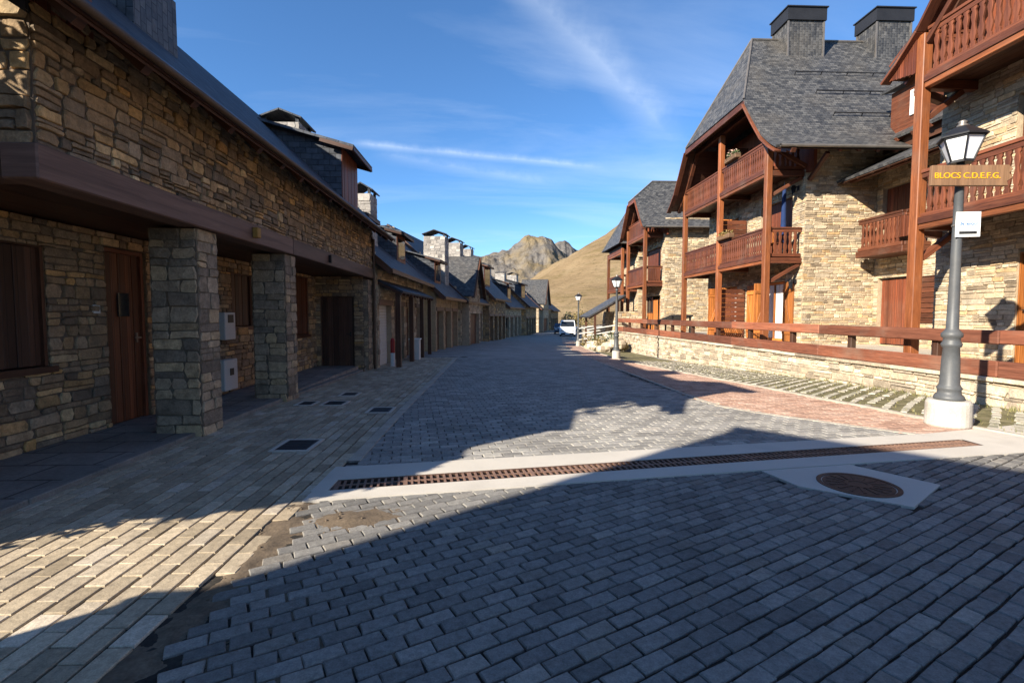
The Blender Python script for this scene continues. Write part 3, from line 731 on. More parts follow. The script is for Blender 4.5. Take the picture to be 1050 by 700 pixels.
stones(mb, (-9, y0 + .02, .05), (1, 0, 0), (0, 0, 1), (0, -1, 0), 9 + BWX, 2.4, hr=(.06, .16), lr=(.12, .38), gap=.012, seed=4)
stones(mb, (BWX, 13.28, -.1), (1, 0, 0), (0, 0, 1), (0, -1, 0), LX - .06 - BWX, 2.56, holes=[(.14, 1.02, 0, 2.02)], hr=(.06, .16), lr=(.12, .38), gap=.012, seed=5, reveal=.14)
mb.build('arcade_wall', M['stone_l'], H1)
for i, (yy, d) in enumerate(((5.83, .42), (8.23, .42))):
    mb = MB(); z = gz(LX, yy) - .05
    stone_pillar(mb, -3.95, LX - .02, yy, yy + d, z, 2.44, 30 + i * 5)
    mb.build('pillar', M['stone_p'], H1)
mb = MB(); stone_pillar(mb, -3.72, LX - .03, 13.62, 14.05, -.2, 2.4, 44); mb.build('pillar', M['stone_p'], H1)
mb = MB(); mb.box(-3.71, -3.58, 13.50, 13.612, -.12, 2.43); mb.build('post', M['wood_d'], H1, bevel=.006)
mb = MB()                                    # the long brown beam, in lengths
for a, b in ((3.80, 8.43), (8.436, 14.1)): mb.box(LX - .22, LX + .05, a, b, 2.45, 2.715)
mb.box(-9, LX - .225, 3.79, 4.02, 2.46, 2.71)
build_each(mb, 'beam', M['beam'], H1, bevel=.012)
mb = MB(); n = 14
for i in range(n): mb.box(lerp(-9, LX - .23, i / n) + .003, lerp(-9, LX - .23, (i + 1) / n) - .003, 4.03, 13.9, 2.47, 2.52)
mb.build('arcade_ceiling', M['wood_d'], H1)
boards_door(H1, 'shutter', M['wood_g'], 'X', 4.30, 5.34, .90, 2.14, BWX - .03, frame=.06, hand=False, fmat=M['wood_d'], sill=True)
d = boards_door(H1, 'door', M['wood_door'], 'X', 6.22, 6.82, .055, 2.22, BWX - .04, frame=.05, hand=True, hmat=M['zinc'], fmat=M['wood_r'])
mb = MB(); mb.box(BWX - .035, BWX - .015, 6.42, 6.60, 1.42, 1.72); mb.build('door_window', M['glass'], d)
boards_door(H1, 'shutter', M['wood_g'], 'X', 9.08, 9.82, 1.22, 2.18, BWX - .05, frame=.05, hand=False, fmat=M['wood_d'], sill=True)
boards_door(H1, 'shutter', M['wood_door'], 'X', 11.68, 12.72, .94, 2.36, BWX - .03, frame=.05, hand=False, sill=True)
boards_door(H1, 'door', M['wood_g'], 'Y', BWX + .17, BWX + .99, -.08, 1.9, 13.34, frame=.04, hand=True, out=-1)
mb = MB(); mb.box(BWX + .01, BWX + .13, 8.60, 8.95, 1.0, 1.48); mb.build('meter_box', M['offw'], H1, bevel=.01)
mb = MB(); mb.box(BWX + .01, BWX + .15, 8.50, 8.94, .12, .66); b = mb.build('meter_box', M['offw'], H1, bevel=.01)
mb = MB(); mb.box(BWX + .151, BWX + .158, 8.68, 8.8, .38, .5); mb.build('meter_window', M['ink'], b)
mb = MB(); mb.box(BWX + .131, BWX + .137, 8.70, 8.88, 1.3, 1.44); mb.build('meter_window', M['ink'], H1)
mb = MB(); mb.box(LX + .051, LX + .13, 7.02, 7.12, 2.52, 2.66); mb.build('lamp_box', m_plain('amber_plastic', (.34, .20, .05)), H1, bevel=.01)
mb = MB(); mb.box(LX + .051, LX + .11, 10.2, 10.28, 2.5, 2.66); mb.build('lamp_box', M['black'], H1, bevel=.01)
mb = MB(); mb.box(BWX + .001, BWX + .02, 5.98, 6.08, 1.46, 1.56); mb.build('bell_plate', M['offw'], H1)
# roof
ez, ex, rx, sl = 3.6, -2.88, -6.0, .95
rz = ez + sl * (ex - rx)
ry0, ry1 = 2.8, 14.25
mb = MB()
slab(mb, [(ex, ry0, ez), (ex, ry1, ez), (rx, ry1, rz), (rx, ry0, rz)], .045)
slab(mb, [(2 * rx - ex, ry1, ez), (2 * rx - ex, ry0, ez), (rx, ry0, rz), (rx, ry1, rz)], .06)
rf = mb.build('roof', M['slate_d'], H1)
mb = MB()
for i in range(17):
    y = 3.05 + i * .68; mb.beam((-2.93, y, ez + .05 - .11), (-4.2, y, ez + .05 + sl * 1.27 - .11), .09, .12)
build_each(mb, 'rafter', M['wood_d'], H1)
mb = MB(); q = math.atan(sl); slab(mb, [(ex + .02, ry0 + .02, ez - .075), (ex + .02, ry1 - .02, ez - .075), (-3.42, ry1 - .02, ez - .075 + sl * .56), (-3.42, ry0 + .02, ez - .075 + sl * .56)], .02)
mb.build('soffit', M['wood_d'], H1)
mb = MB(); mb.beam((ex + .02, ry0, ez - .035), (ex + .02, ry1, ez - .035), .03, .06)
for yy in (ry0,): mb.beam((ex, yy, ez - .05), (rx, yy, rz - .05), .05, .16)
build_each(mb, 'fascia_board', M['wood_d'], H1)
mb = MB(); mb.tube([(ex + .075, ry0 - .02, ez - .03), (ex + .075, ry1, ez - .03)], .034, 10); mb.build('gutter', M['copper'], H1, smooth=True)
for a, b in ((4.75, 8.3), (8.36, 11.0), (12.95, 14.2)):
    mb = MB(); slab(mb, [(ex - .10, a, ez + sl * .10 + .012), (ex - .10, b, ez + sl * .10 + .012), (ex - .34, b, ez + sl * .34 + .012), (ex - .34, a, ez + sl * .34 + .012)], .01)
    mb.build('eave_flashing', M['flash'], H1)
mb = MB(); mb.tube([(LX + .06, 13.98, 3.55), (LX + .06, 13.98, -.1)], .04, 8); mb.build('downpipe', M['copper'], H1, smooth=True)
def dormer(parent, ya, yb, xf, zb, zt, slope, mx, msl_z, wmat=None, front='boards'):
    """shed dormer: front wall at xf from zb to zt, cheeks run back into the roof"""
    back = xf - 2.6
    while True:
        if msl_z(back) >= zt + slope * (xf - back) or back < xf - 6: break
        back -= .1
    zr = lambda x: zt + slope * (xf - x)
    mb = MB()
    A = [(xf, ya, zb - .3), (xf, ya, zt), (back, ya, zr(back)), (back, ya, zr(back) - .6)]; Bq = [(x, yb, z) for x, y, z in A]
    mb.face(A, [(p[0], p[2]) for p in A]); mb.face(Bq[::-1], [(p[0], p[2]) for p in Bq[::-1]])
    for k in range(4): mb.face([A[k], Bq[k], Bq[(k + 1) % 4], A[(k + 1) % 4]])
    d = mb.build('dormer', M['slate_d'], parent)
    mb = MB(); n = max(3, int((yb - ya) / .13))
    for i in range(n): mb.box(xf - .06, xf + .02 + .004 * (i % 2), lerp(ya, yb, i / n) + .003, lerp(ya, yb, (i + 1) / n) - .003, zb - .2, zt - .02)
    fr = mb.build('dormer_front', wmat or M['wood_m'], d)
    if front == 'window':
        mb = MB(); mb.box(xf + .026, xf + .035, ya + .18, yb - .18, zb + .15, zt - .2); mb.build('pane', M['glass'], d)
    mb = MB(); o = .34
    slab(mb, [(xf + o, ya - .22, zt - slope * o + .06), (xf + o, yb + .22, zt - slope * o + .06), (back, yb + .22, zr(back) + .06), (back, ya - .22, zr(back) + .06)], .055)
    mb.build('dormer_roof', M['slate_d'], d)
    mb = MB()
    for y in (ya - .2, yb + .2): mb.beam((xf + o - .02, y, zt - slope * o - .03), (xf - .4, y, zt + slope * .4 - .03), .04, .08)
    mb.beam((xf + o - .01, ya - .2, zt - slope * o - .03), (xf + o - .01, yb + .2, zt - slope * o - .03), .03, .07)
    build_each(mb, 'fascia_board', M['wood_d'], d)
    return d
mz = lambda x: ez + sl * (ex - x)
dormer(H1, 3.2, 4.42, -3.4, 3.95, 5.22, .27, None, mz)
dormer(H1, 11.35, 12.6, -3.4, 3.95, 5.22, .27, None, mz)
c = chimney(H1, -4.95, -4.2, 6.1, 6.9, 4.6, 5.58, 'slate', 3, 'shed')
chimney(H1, -5.85, -4.9, 12.9, 13.8, 5.3, 6.32, 'stone', 4, 'gable', .9)

# ------------------------------------------------------------------ the row of garages and houses further up on the left
def row_house(label, ya, yb, xf, zg, ez, sl, depth, dorm=(), chim=(), bays=3, wall='stone_l', door='wood_g', turn=0, shift=0, pent=None, gable=None, seed=1, over=.5, roofm='slate_d', roller=False):
    h = thing('row_house', label, 'house', (xf - depth / 2, (ya + yb) / 2, zg), 'row of low houses up the left side')
    ex = xf + over; rx = xf - depth / 2; mz = lambda x: ez + sl * (ex - x); rz = mz(rx); zw = mz(xf) - .06
    W = yb - ya; wid = W / bays; holes = []
    for i in range(bays): holes.append((i * wid + wid * .12, (i + 1) * wid - wid * .12, 0, 2.02))
    mb = MB()
    stones(mb, (xf, ya, zg), (0, 1, 0), (0, 0, 1), (1, 0, 0), W, zw - zg, holes=holes, hr=(.1, .24), lr=(.2, .6), seed=seed, reveal=.25)
    stones(mb, (xf - depth, ya, zg), (1, 0, 0), (0, 0, 1), (0, -1, 0), depth, rz - zg, hr=(.12, .26), lr=(.25, .7), seed=seed + 50, top=lambda a: min(zw - zg + sl * (depth - a), zw - zg + sl * a))
    mb.build('wall', M[wall], h)
    for i, (a, b, c, d) in enumerate(holes):
        if roller and i == 0:
            mb = MB(); z = zg
            while z < zg + 2.0: mb.box(xf - .22 + .012 * (int(z * 40) % 2), xf - .14, ya + a + .02, ya + b - .02, z + .004, min(zg + 2.02, z + .085)); z += .09
            mb.build('roller_shutter', M['offw'], h)
        elif (i + seed) % 4 == 3: window(h, 'X', ya + a + .02, ya + b - .02, zg + .9, zg + 1.98, xf - .2, M['wood_d'], 1)
        else: boards_door(h, 'garage_door', M[(door, 'wood_door', 'wood_m')[(i + seed) % 3]], 'X', ya + a + .03, ya + b - .03, zg + .02, zg + 1.96, xf - .22, frame=0, hand=False)
        mb = MB(); mb.box(xf - .1, xf + .05, ya + a - .12, ya + b + .12, zg + 2.0, zg + 2.17); build_each(mb, 'lintel', M['beam'], h)
    mb = MB()
    slab(mb, [(ex, ya - .3, ez), (ex, yb + .05, ez), (rx, yb + .05, rz), (rx, ya - .3, rz)], .06)
    slab(mb, [(2 * rx - ex, yb + .05, ez), (2 * rx - ex, ya - .3, ez), (rx, ya - .3, rz), (rx, yb + .05, rz)], .06)
    mb.build('roof', M[roofm], h)
    mb = MB(); mb.beam((ex, ya - .31, ez - .1), (rx, ya - .31, rz - .1), .05, .17); mb.beam((ex + .03, ya - .3, ez - .07), (ex + .03, yb, ez - .07), .04, .13)
    build_each(mb, 'fascia_board', M['wood_d'], h)
    for (y, w, xo, zt) in dorm: dormer(h, y, y + w, xf - xo, mz(xf - xo) - .05, mz(xf - xo) + zt, .27, None, mz, None, 'window')
    for k, (y, xo, w, l, zt) in enumerate(chim): chimney(h, xf - xo - w, xf - xo, y, y + l, mz(xf - xo - w) - 1.2, zt, 'stone', seed + k * 9, ('gable', 'shed')[k % 2])
    if pent:
        a, b, out, zp = pent
        mb = MB(); slab(mb, [(xf + out, a, zp), (xf + out, b, zp), (xf - .02, b, zp + out * .5), (xf - .02, a, zp + out * .5)], .06); p = mb.build('porch_roof', M['slate_d'], h)
        mb = MB(); n = int((b - a) / .55)
        for i in range(n + 1): y = lerp(a + .06, b - .06, i / n); mb.beam((xf + out - .05, y, zp - .09), (xf, y, zp + out * .5 - .11), .07, .09)
        build_each(mb, 'rafter', M['wood_d'], h)
        for y in (a + .15, lerp(a, b, .35), lerp(a, b, .68), b - .15):
            mb = MB(); mb.box(xf + out - .25, xf + out - .11, y - .07, y + .07, gz(xf + out, y) - .05, zp - .02); mb.build('post', M['wood_d'], h)
    if gable:
        a, b, out, zp = gable; m = (a + b) / 2; zr = zp + (b - a) / 2 * 1.25; xr = xf - 3.2
        mb = MB()
        stones(mb, (xf + out - .3, a + .2, zg), (0, 1, 0), (0, 0, 1), (1, 0, 0), b - a - .4, zr - zg, holes=[(.4, b - a - .8, 0, 2.0)], hr=(.1, .22), lr=(.2, .5), seed=seed + 7, top=lambda t: min(zp - zg + 1.25 * t, zp - zg + 1.25 * (b - a - .4 - t)) + .05)
        for y in (a + .2, b - .2): mb.face([(xf - 1, y, zg), (xf + out - .3, y, zg), (xf + out - .3, y, zp), (xf - 1, y, zp)], None, (.5, .5, .3))
        g2 = mb.build('gable', M[wall], h)
        mb = MB(); slab(mb, [(xr, a, zp), (xf + out, a, zp), (xf + out, m, zr), (xr, m, zr)], .07); slab(mb, [(xf + out, b, zp), (xr, b, zp), (xr, m, zr), (xf + out, m, zr)], .07)
        mb.build('gable_roof', M['slate'], h)
        mb = MB(); mb.beam((xf + out, a - .02, zp - .1), (xf + out, m, zr - .12), .05, .2, (1, 0, 0)); mb.beam((xf + out, m, zr - .12), (xf + out, b + .02, zp - .1), .05, .2, (1, 0, 0))
        build_each(mb, 'verge_board', M['wood_d'], h)
        mb = MB(); mb.box(xf + out - .30, xf + out - .22, m - .35, m + .35, zp + .1, zp + 1.1); mb.build('shutter', M['wood_door'], g2)
        boards_door(h, 'garage_door', M['wood_door'], 'X', a + .65, b - .65, zg + .02, zg + 1.97, xf + out - .5, frame=0, hand=False)
    c, n = math.cos(rad(turn)), math.sin(rad(turn)); dx, dyy = -depth / 2, W / 2          # swing about the near front corner
    h.rotation_euler.z = -rad(turn); h.location = (xf + shift + dx * c + dyy * n, ya - dx * n + dyy * c, zg)
    return h
row_house('first low house after the arcade, with a slate porch roof on timber posts', 14.3, 22.2, -3.35, -.28, 2.75, .85, 6.4,
          dorm=((14.6, .9, .55, .75), (18.6, 1.5, .35, 1.05)), chim=((16.6, .75, .62, .8, 5.45), (20.9, 1.4, .6, .7, 5.0)), bays=4, pent=(14.4, 20.6, .75, 2.12), turn=1.5, seed=11, wall='stone_t', roller=True)
row_house('low house with the broadest pale chimney and an ochre rendered front', 22.4, 28.2, -2.6, -.40, 2.25, .9, 7.4,
          dorm=((23.6, 1.3, .3, 1.1),), chim=((26.4, .35, 1.15, 1.0, 5.6),), bays=3, wall='render', turn=6, seed=12)
row_house('low house with a grey slate cross gable facing the street', 28.4, 35.6, -1.85, -.52, 2.2, .95, 8.4,
          dorm=((33.0, 1.6, .4, 1.1),), chim=((32.8, 1.0, 1.05, 1.0, 6.2), ), bays=4, gable=(28.4, 32.4, .75, 2.5), turn=9, seed=13, wall='stone_t')
row_house('stone house with dark open garages behind the cross gable', 35.8, 43.0, -.25, -.7, 2.6, 1.0, 8.2, dorm=((36.4, 2.2, .5, 1.5),), chim=((39.4, 2.2, .9, .9, 6.7),), bays=4, turn=11, seed=14)
row_house('house with twin pale chimneys midway up the left row', 44.7, 54.5, 1.15, -.85, 2.1, .95, 6.8, dorm=((47.5, 1.8, .3, 1.3), (52, 1.5, 1.2, 1.1)), chim=((45.4, 1.7, 1.0, 1.1, 5.9), (52.4, 1.5, 1.0, 1.1, 5.8)), bays=4, turn=12, seed=15, wall='stone_t')
row_house('house with a single chimney near the far end of the left row', 54.7, 63, 3.75, -1.0, 2.3, .9, 6.4, dorm=((55.0, 2.6, .6, 1.6),), chim=((57, 1.5, 1.1, 1.2, 6.0),), bays=4, turn=13, seed=16)
row_house('house with the farther slate cross gable on the left row', 69.5, 80, 6.6, -1.15, 2.2, .9, 7, chim=((77, 1.0, 1.1, 1.2, 5.8),), bays=4, gable=(70.5, 76.5, .8, 2.9), turn=14, seed=17, wall='stone_t')
row_house('small last house closing the left row', 82.5, 92, 9.9, -1.3, 2.0, .8, 6.4, chim=((84, 1.2, 1.0, 1.2, 5.2),), bays=4, turn=15, seed=18)
# small things by the row
f = thing('extinguisher_post', 'red and white post standing beside the brown door of the first low house', 'post', (-3.0, 14.75, gz(-3, 14.75)))
z = gz(-3, 14.75)
mb = MB(); mb.lathe([(0, 0), (.07, 0), (.07, .42), (0, .42)], (-3.0, 14.75, z), 12); mb.build('white_base', M['white'], f)
mb = MB(); mb.lathe([(.065, .421), (.065, .8), (.04, .86), (0, .87)], (-3.0, 14.75, z), 12); mb.build('red_top', M['redp'], f)
hb = thing('utility_box', 'tall white utility box standing against the low row of garages', 'utility box', (-2.75, 17.6, gz(-2.7, 17.6)))
z = gz(-2.7, 17.6)
mb = MB(); mb.box(-2.95, -2.6, 17.4, 17.75, z, z + .72); mb.build('cabinet', M['offw'], hb, bevel=.015)
mb = MB(); mb.box(-2.98, -2.57, 17.37, 17.78, z + .722, z + .76); mb.build('lid', M['white'], hb)

# ------------------------------------------------------------------ chalets on the right
def baluster_mesh():
    """sawn flat baluster about 0.74 m tall: waisted silhouette like a turned one"""
    pr = [(.048, 0), (.048, .07), (.030, .10), (.052, .2), (.055, .27), (.034, .36), (.026, .43), (.042, .52), (.050, .58), (.030, .66), (.048, .69), (.048, .74)]
    poly = pr + [(-a, b) for a, b in pr[::-1]]
    mb = MB(); mb.prism(poly, lambda a, b, d: (d, a, b), -.014, .014)
    o = mb.build('baluster', M['wood_r']); me = o.data; bpy.data.objects.remove(o); return me
BAL = baluster_mesh()
def railing(parent, p, q, zf, hh=.92, step=.135, single=True, skip=.1, mat='wood_r', board=False):
    """rails along p->q at floor level zf with balusters between"""
    p, q = V((*p, 0)), V((*q, 0)); d = q - p; l = d.length; d.normalize(); off = world_off(parent)
    mb = MB()
    mb.beam(p + V((0, 0, zf + hh - .03)), q + V((0, 0, zf + hh - .03)), .09, .06); mb.beam(p + V((0, 0, zf + hh - .11)), q + V((0, 0, zf + hh - .11)), .045, .085)
    r = mb.build('railing', M[mat], parent, bevel=.006)
    mb = MB(); mb.beam(p + V((0, 0, zf + .06)), q + V((0, 0, zf + .06)), .05, .1); mb.build('bottom_rail', M[mat], r, bevel=.006)
    n = int((l - 2 * skip) / step); ang = math.atan2(d.y, d.x) - math.pi / 2
    if not board:
        for i in range(n):
            c = p + d * (skip + (l - 2 * skip) * (i + .5) / n)
            o = bpy.data.objects.new('baluster', BAL); COL.objects.link(o); o.parent = r
            o.location = V((c.x, c.y, zf + .1)) - off; o.rotation_euler.z = ang; o.scale.z = (hh - .25) / .74
    else:
        mb = MB()
        for i in range(n):
            c = p + d * (skip + (l - 2 * skip) * (i + .5) / n)
            mb.beam(c + V((0, 0, zf + .1)), c + V((0, 0, zf + hh - .15)), .03, step * .72, d)
        mb.build('balusters', M[mat], r)
    return r
def chalet(label, M_, prof, k, Xr, Xh, Xb, Xp, Xw, Yn, Yf, posts, zt, floors, dz=0, seed=1, board=False, baly=None, group='timber balcony chalets on the right', sidehole=(), fronthole=(), front_to=None):
    h = thing('chalet', label, 'chalet', (Xw + 2, M_, zt), group)
    P = [(d, z + dz) for d, z in prof]
    # walls
    mb = MB(); ze = P[0][1] + .55
    stones(mb, (Xw, Yn, zt - .3), (1, 0, 0), (0, 0, 1), (0, -1, 0), Xb - Xw, ze - zt + .3, holes=sidehole, hr=(.045, .12), lr=(.12, .42), seed=seed, gap=.009, dep=.028)
    stones(mb, (Xw, Yf, zt - .3), (0, -1, 0), (0, 0, 1), (-1, 0, 0), Yf - Yn, floors[1] - zt + .5, holes=fronthole, hr=(.045, .12), lr=(.12, .42), seed=seed + 3, gap=.009, dep=.028)
    mb.face([(Xw, Yf, zt - .3), (Xb, Yf, zt - .3), (Xb, Yf, ze), (Xw, Yf, ze)], None, (.5, .5, .4)); mb.face([(Xb, Yn, zt - .3), (Xb, Yf, zt - .3), (Xb, Yf, ze), (Xb, Yn, ze)], None, (.5, .5, .4))
    mb.build('wall', M['stone_r'], h)
    # boarded gable above the top balcony
    pg = [(M_ - d, z - .12) for d, z in P if abs(d) <= (Yf - Yn) / 2 + .4] ; pg = pg[:-1] if pg[-1][0] == M_ else pg
    if not pg: pg = [(M_ - (Yf - Yn) / 2, floors[1] + .3), (M_ - .5, P[-1][1] - 1.0)]
    gp = pg + [(2 * M_ - a, b) for a, b in pg[::-1]]
    gp = [(pg[0][0], floors[1] + .1)] + gp + [(2 * M_ - pg[0][0], floors[1] + .1)]
    mb = MB(); mb.prism(gp, lambda a, b, d: (Xw + d, a, b), .0, .1)
    gb = mb.build('gable_boarding', M['wood_m'], h)
    # roof
    mb = MB()
    for s in (-1, 1):
        acc = 0
        for i in range(len(P) - 1):
            (d0, z0), (d1, z1) = P[i], P[i + 1]; xa = Xr; xb = Xr if i + 1 <= k else Xh
            if i == len(P) - 2 and i + 1 > k: xb = Xh
            L_ = math.hypot(d0 - d1, z1 - z0)
            a, b, c, d = (xa, M_ + s * d0, z0), (Xb + .3, M_ + s * d0, z0), (Xb + .3, M_ + s * d1, z1), (xb, M_ + s * d1, z1)
            uv = [(xa, acc), (Xb + .3, acc), (Xb + .3, acc + L_), (xb, acc + L_)]
            slab(mb, [a, b, c, d], .07, uv=uv); acc += L_
    dk, zk = P[k]; dr, zr = P[-1]
    slab(mb, [(Xr, M_ + dk, zk), (Xr, M_ - dk, zk), (Xh, M_, zr)], .07, uv=[(0, 0), (2 * dk, 0), (dk, math.hypot(Xh - Xr, zr - zk))])
    rf = mb.build('roof', M['slate'], h)
    mb = MB(); mb.tube([(Xr, M_ - dk, zk + .01), (Xh, M_, zr + .02), (Xb + .3, M_, zr + .02)], .035, 6); mb.tube([(Xr, M_ + dk, zk + .01), (Xh, M_, zr + .02)], .035, 6)
    mb.build('ridge_flashing', M['zinc'], rf)
    mb = MB()
    for s in (-1, 1):
        for i in range(k):
            (d0, z0), (d1, z1) = P[i], P[i + 1]
            mb.beam((Xr + .03, M_ + s * d0, z0 - .17), (Xr + .03, M_ + s * d1, z1 - .17), .05, .2, (1, 0, 0))
            mb.beam((Xr + .5, M_ + s * d0, z0 - .15), (Xr + .5, M_ + s * d1, z1 - .15), .12, .14, (1, 0, 0))
    if k: mb.beam((Xr + .02, M_ - dk - .05, zk - .16), (Xr + .02, M_ + dk + .05, zk - .16), .05, .2); mb.beam((Xr + .5, M_ - dk - .05, zk - .15), (Xr + .5, M_ + dk + .05, zk - .15), .12, .16)
    build_each(mb, 'verge_board', M['wood_r'], h, bevel=.006)
    mb = MB()                                # plank soffit under the slates
    for s in (-1, 1):
        for i in range(len(P) - 1):
            (d0, z0), (d1, z1) = P[i], P[i + 1]
            if z0 > P[k][1] + .01: continue
            if i + 1 > k: continue
            slab(mb, [(Xr + .06, M_ + s * d0, z0 - .09), (Xb, M_ + s * d0, z0 - .09), (Xb, M_ + s * d1, z1 - .09), (Xr + .06, M_ + s * d1, z1 - .09)], .02)
    if k: mb.face([(Xr + .06, M_ - dk, zk - .1), (Xr + .06, M_ + dk, zk - .1), (Xw, M_ + dk * .9, zk + .12), (Xw, M_ - dk * .9, zk + .12)])
    mb.build('soffit', M['wood_d'], h)
    mb = MB(); x = Xw + .3; (d0, z0), (d1, z1) = P[0], P[1]; sy = (z1 - z0) / (d0 - d1)
    while x < Xb:
        for s in (-1, 1): mb.beam((x, M_ + s * (d0 - .06), z0 - .12 + .06 * sy), (x, M_ + s * (d0 - .95), z0 - .12 + .95 * sy * 1.1), .09, .12)
        x += .55
    build_each(mb, 'rafter', M['wood_r'], h)
    mb = MB(); mb.tube([(Xr + .1, M_ - P[0][0] - .03, P[0][1] - .02), (Xb, M_ - P[0][0] - .03, P[0][1] - .02)], .045, 8); mb.build('gutter', M['zinc'], rf)
    # posts, ties, floors
    for y in posts:
        top = pl(sorted([(abs(d), z) for d, z in P]), abs(y - M_)) - .2
        mb = MB(); mb.box(Xp - .09, Xp + .09, y - .09, y + .09, zt, min(top, P[k][1] - .25)); mb.build('post', M['wood_p'], h, bevel=.012)
        mb = MB()
        for f in floors:
            mb.beam((Xp + .1, y, f + .09), (Xw - .02, y, f + .09), .14, .17); 
        build_each(mb, 'tie_beam', M['wood_r'], h, bevel=.008)
    ya, yb = (baly or (posts[0], posts[-1]))
    for f in floors:
        b = thing_part('balcony', h)
        mb = MB(); n = max(2, int((Xw - Xp - .1) / .14))
        for i in range(n): mb.box(lerp(Xp + .07, Xw - .02, i / n) + .004, lerp(Xp + .07, Xw - .02, (i + 1) / n) - .004, ya + .02, yb - .02, f + .18, f + .22)
        fl = mb.build('balcony_floor', M['wood_d'], h)
        mb = MB(); mb.box(Xp - .06, Xp + .06, ya + .1, yb - .1, f, f + .175); build_each(mb, 'edge_beam', M['wood_p'], h, bevel=.008); mb = MB(); mb.box(Xp - .085, Xp - .062, ya + .1, yb - .1, f + .1, f + .23)
        build_each(mb, 'edge_beam', M['wood_r'], h, bevel=.008)
        for a, c in zip(posts, posts[1:]): railing(h, (Xp, a + .09), (Xp, c - .09), f + .2, board=board)
        railing(h, (Xp + .09, ya), (Xw - .03, ya), f + .2, board=board)
        railing(h, (Xp + .09, yb), (Xw - .03, yb), f + .2, board=board)
    return h, rf
def thing_part(*a): return None
PROF1 = [(4.25, 6.21), (3.9, 6.44), (3.45, 6.82), (2.9, 7.51), (2.34, 8.27), (0, 11.4)]
zt = .5; f1, f2 = 3.02, 5.68
# --- middle chalet
def fh(Yf, zt, y0, y1, z0, z1): return (Yf - y1, Yf - y0, z0 - (zt - .3), z1 - (zt - .3))
Yf = 21.5
FH = [fh(Yf, zt, *q) for q in ((15.75, 17.45, .52, 2.55), (18.9, 20.6, .52, 2.55), (15.45, 17.3, 3.22, 5.2), (18.9, 20.5, 3.22, 5.2))]
C1, rf1 = chalet('large chalet with two timber balconies, orange shutters and a steep half hipped slate roof', 17.95, PROF1, 4, 8.0, 9.45, 17.0, 8.5, 9.62, 14.85, Yf, (14.95, 18.1, 21.4), zt, (f1, f2), seed=61, fronthole=FH)
window(C1, 'X', 15.77, 17.43, .54, 2.53, 9.78, M['wood_o'], -1, True); window(C1, 'X', 18.92, 20.58, .54, 2.53, 9.78, M['wood_o'], -1, True)
for (a, b) in ((17.5, 18.0), (15.2, 15.72), (20.62, 21.2)):
    boards_door(C1, 'shutter', M['wood_o'], 'X', a, b, .56, 2.5, 9.54, frame=0, hand=False, out=-1, brace=True)
for (yy) in (16.45, 19.2, 20.0):
    boards_door(C1, 'shutter', M['wood_o'], 'Y', 8.98, 9.52, .56, 2.5, yy, thick=.04, frame=0, hand=False, out=-1, brace=True, label='orange shutter swung open' if yy == 16.45 else None)
boards_door(C1, 'shutter', M['wood_m'], 'X', 15.47, 17.28, 3.24, 5.18, 9.70, frame=.0, hand=False, out=-1)
window(C1, 'X', 18.92, 20.48, 3.24, 5.18, 9.78, M['wood_o'], -1)
boards_door(C1, 'shutter', M['wood_o'], 'Y', 9.0, 9.52, 3.26, 5.12, 18.86, thick=.04, frame=0, hand=False, out=-1, label='orange shutter swung open on the middle balcony')
window(C1, 'X', 16.0, 17.3, 5.92, 7.7, 9.60, M['wood_d'], -1); window(C1, 'X', 18.7, 20.0, 5.92, 7.7, 9.60, M['wood_d'], -1)
for z0, z1 in ((zt + .02, 2.3), (f1 + .24, f1 + 1.85), (f2 + .24, f2 + 1.9)):
    mb = MB(); z = z0
    while z < z1: mb.box(8.6, 9.56, 18.19, 18.24, z + .006, z + .165); z += .17
    mb.box(8.6, 8.66, 18.241, 18.29, z0, z1); mb.build('partition', M['wood_r'], C1, bevel=.006)
mb = MB()
for f in (f1, f2): mb.beam((8.65, 14.98, f - .55), (9.55, 14.98, f - .02), .1, .12, (0, 1, 0))
mb.beam((8.6, 14.92, 6.55), (9.58, 14.8, 5.95), .1, .12); mb.beam((8.5, 14.86, 6.5), (8.5, 13.95, 6.15), .11, .13); mb.beam((9.7, 14.8, 5.55), (9.7, 14.0, 6.12), .1, .12, (1, 0, 0))
build_each(mb, 'brace', M['wood_r'], C1, bevel=.008)
def wall_lantern(parent, x, y, z):
    mb = MB(); mb.box(x - .03, x - .002, y - .05, y + .05, z - .04, z + .1); mb.beam((x - .03, y, z + .06), (x - .16, y, z + .12), .02, .02)
    mb.lathe([(.02, .12), (.05, .12), (.085, .02), (.0, .01)][::-1], (x - .16, y, z - .01), 6)
    l = mb.build('wall_lantern', M['black'], parent)
    mb = MB(); mb.lathe([(.0, -.2), (.045, -.2), (.072, 0), (0, .005)], (x - .16, y, z), 6); mb.build('lantern_glass', M['glass'], l)
wall_lantern(C1, 9.59, 15.15, 2.45); wall_lantern(C1, 9.59, 15.15, 5.35)
mb = MB()
for (d0, z0, x0) in ((1.42, 9.5, 10.2), (2.1, 8.59, 10.5), (2.83, 7.6, 10.6)):
    y = 17.95 - d0
    mb.tube([(x0, y - .07, z0 + .08), (15.6, y - .07, z0 + .08)], .02, 6)
    x = x0
    while x < 15.6: mb.beam((x, y + .02, z0 - .03), (x, y - .08, z0 + .1), .02, .02); x += .9
mb.build('snow_guard', M['metal_d'], rf1)
chimney(C1, 10.4, 11.68, 17.3, 18.25, 10.0, 11.75, 'slate', 5, 'hood'); chimney(C1, 13.6, 14.85, 17.3, 18.25, 10.0, 11.8, 'slate', 6, 'hood')
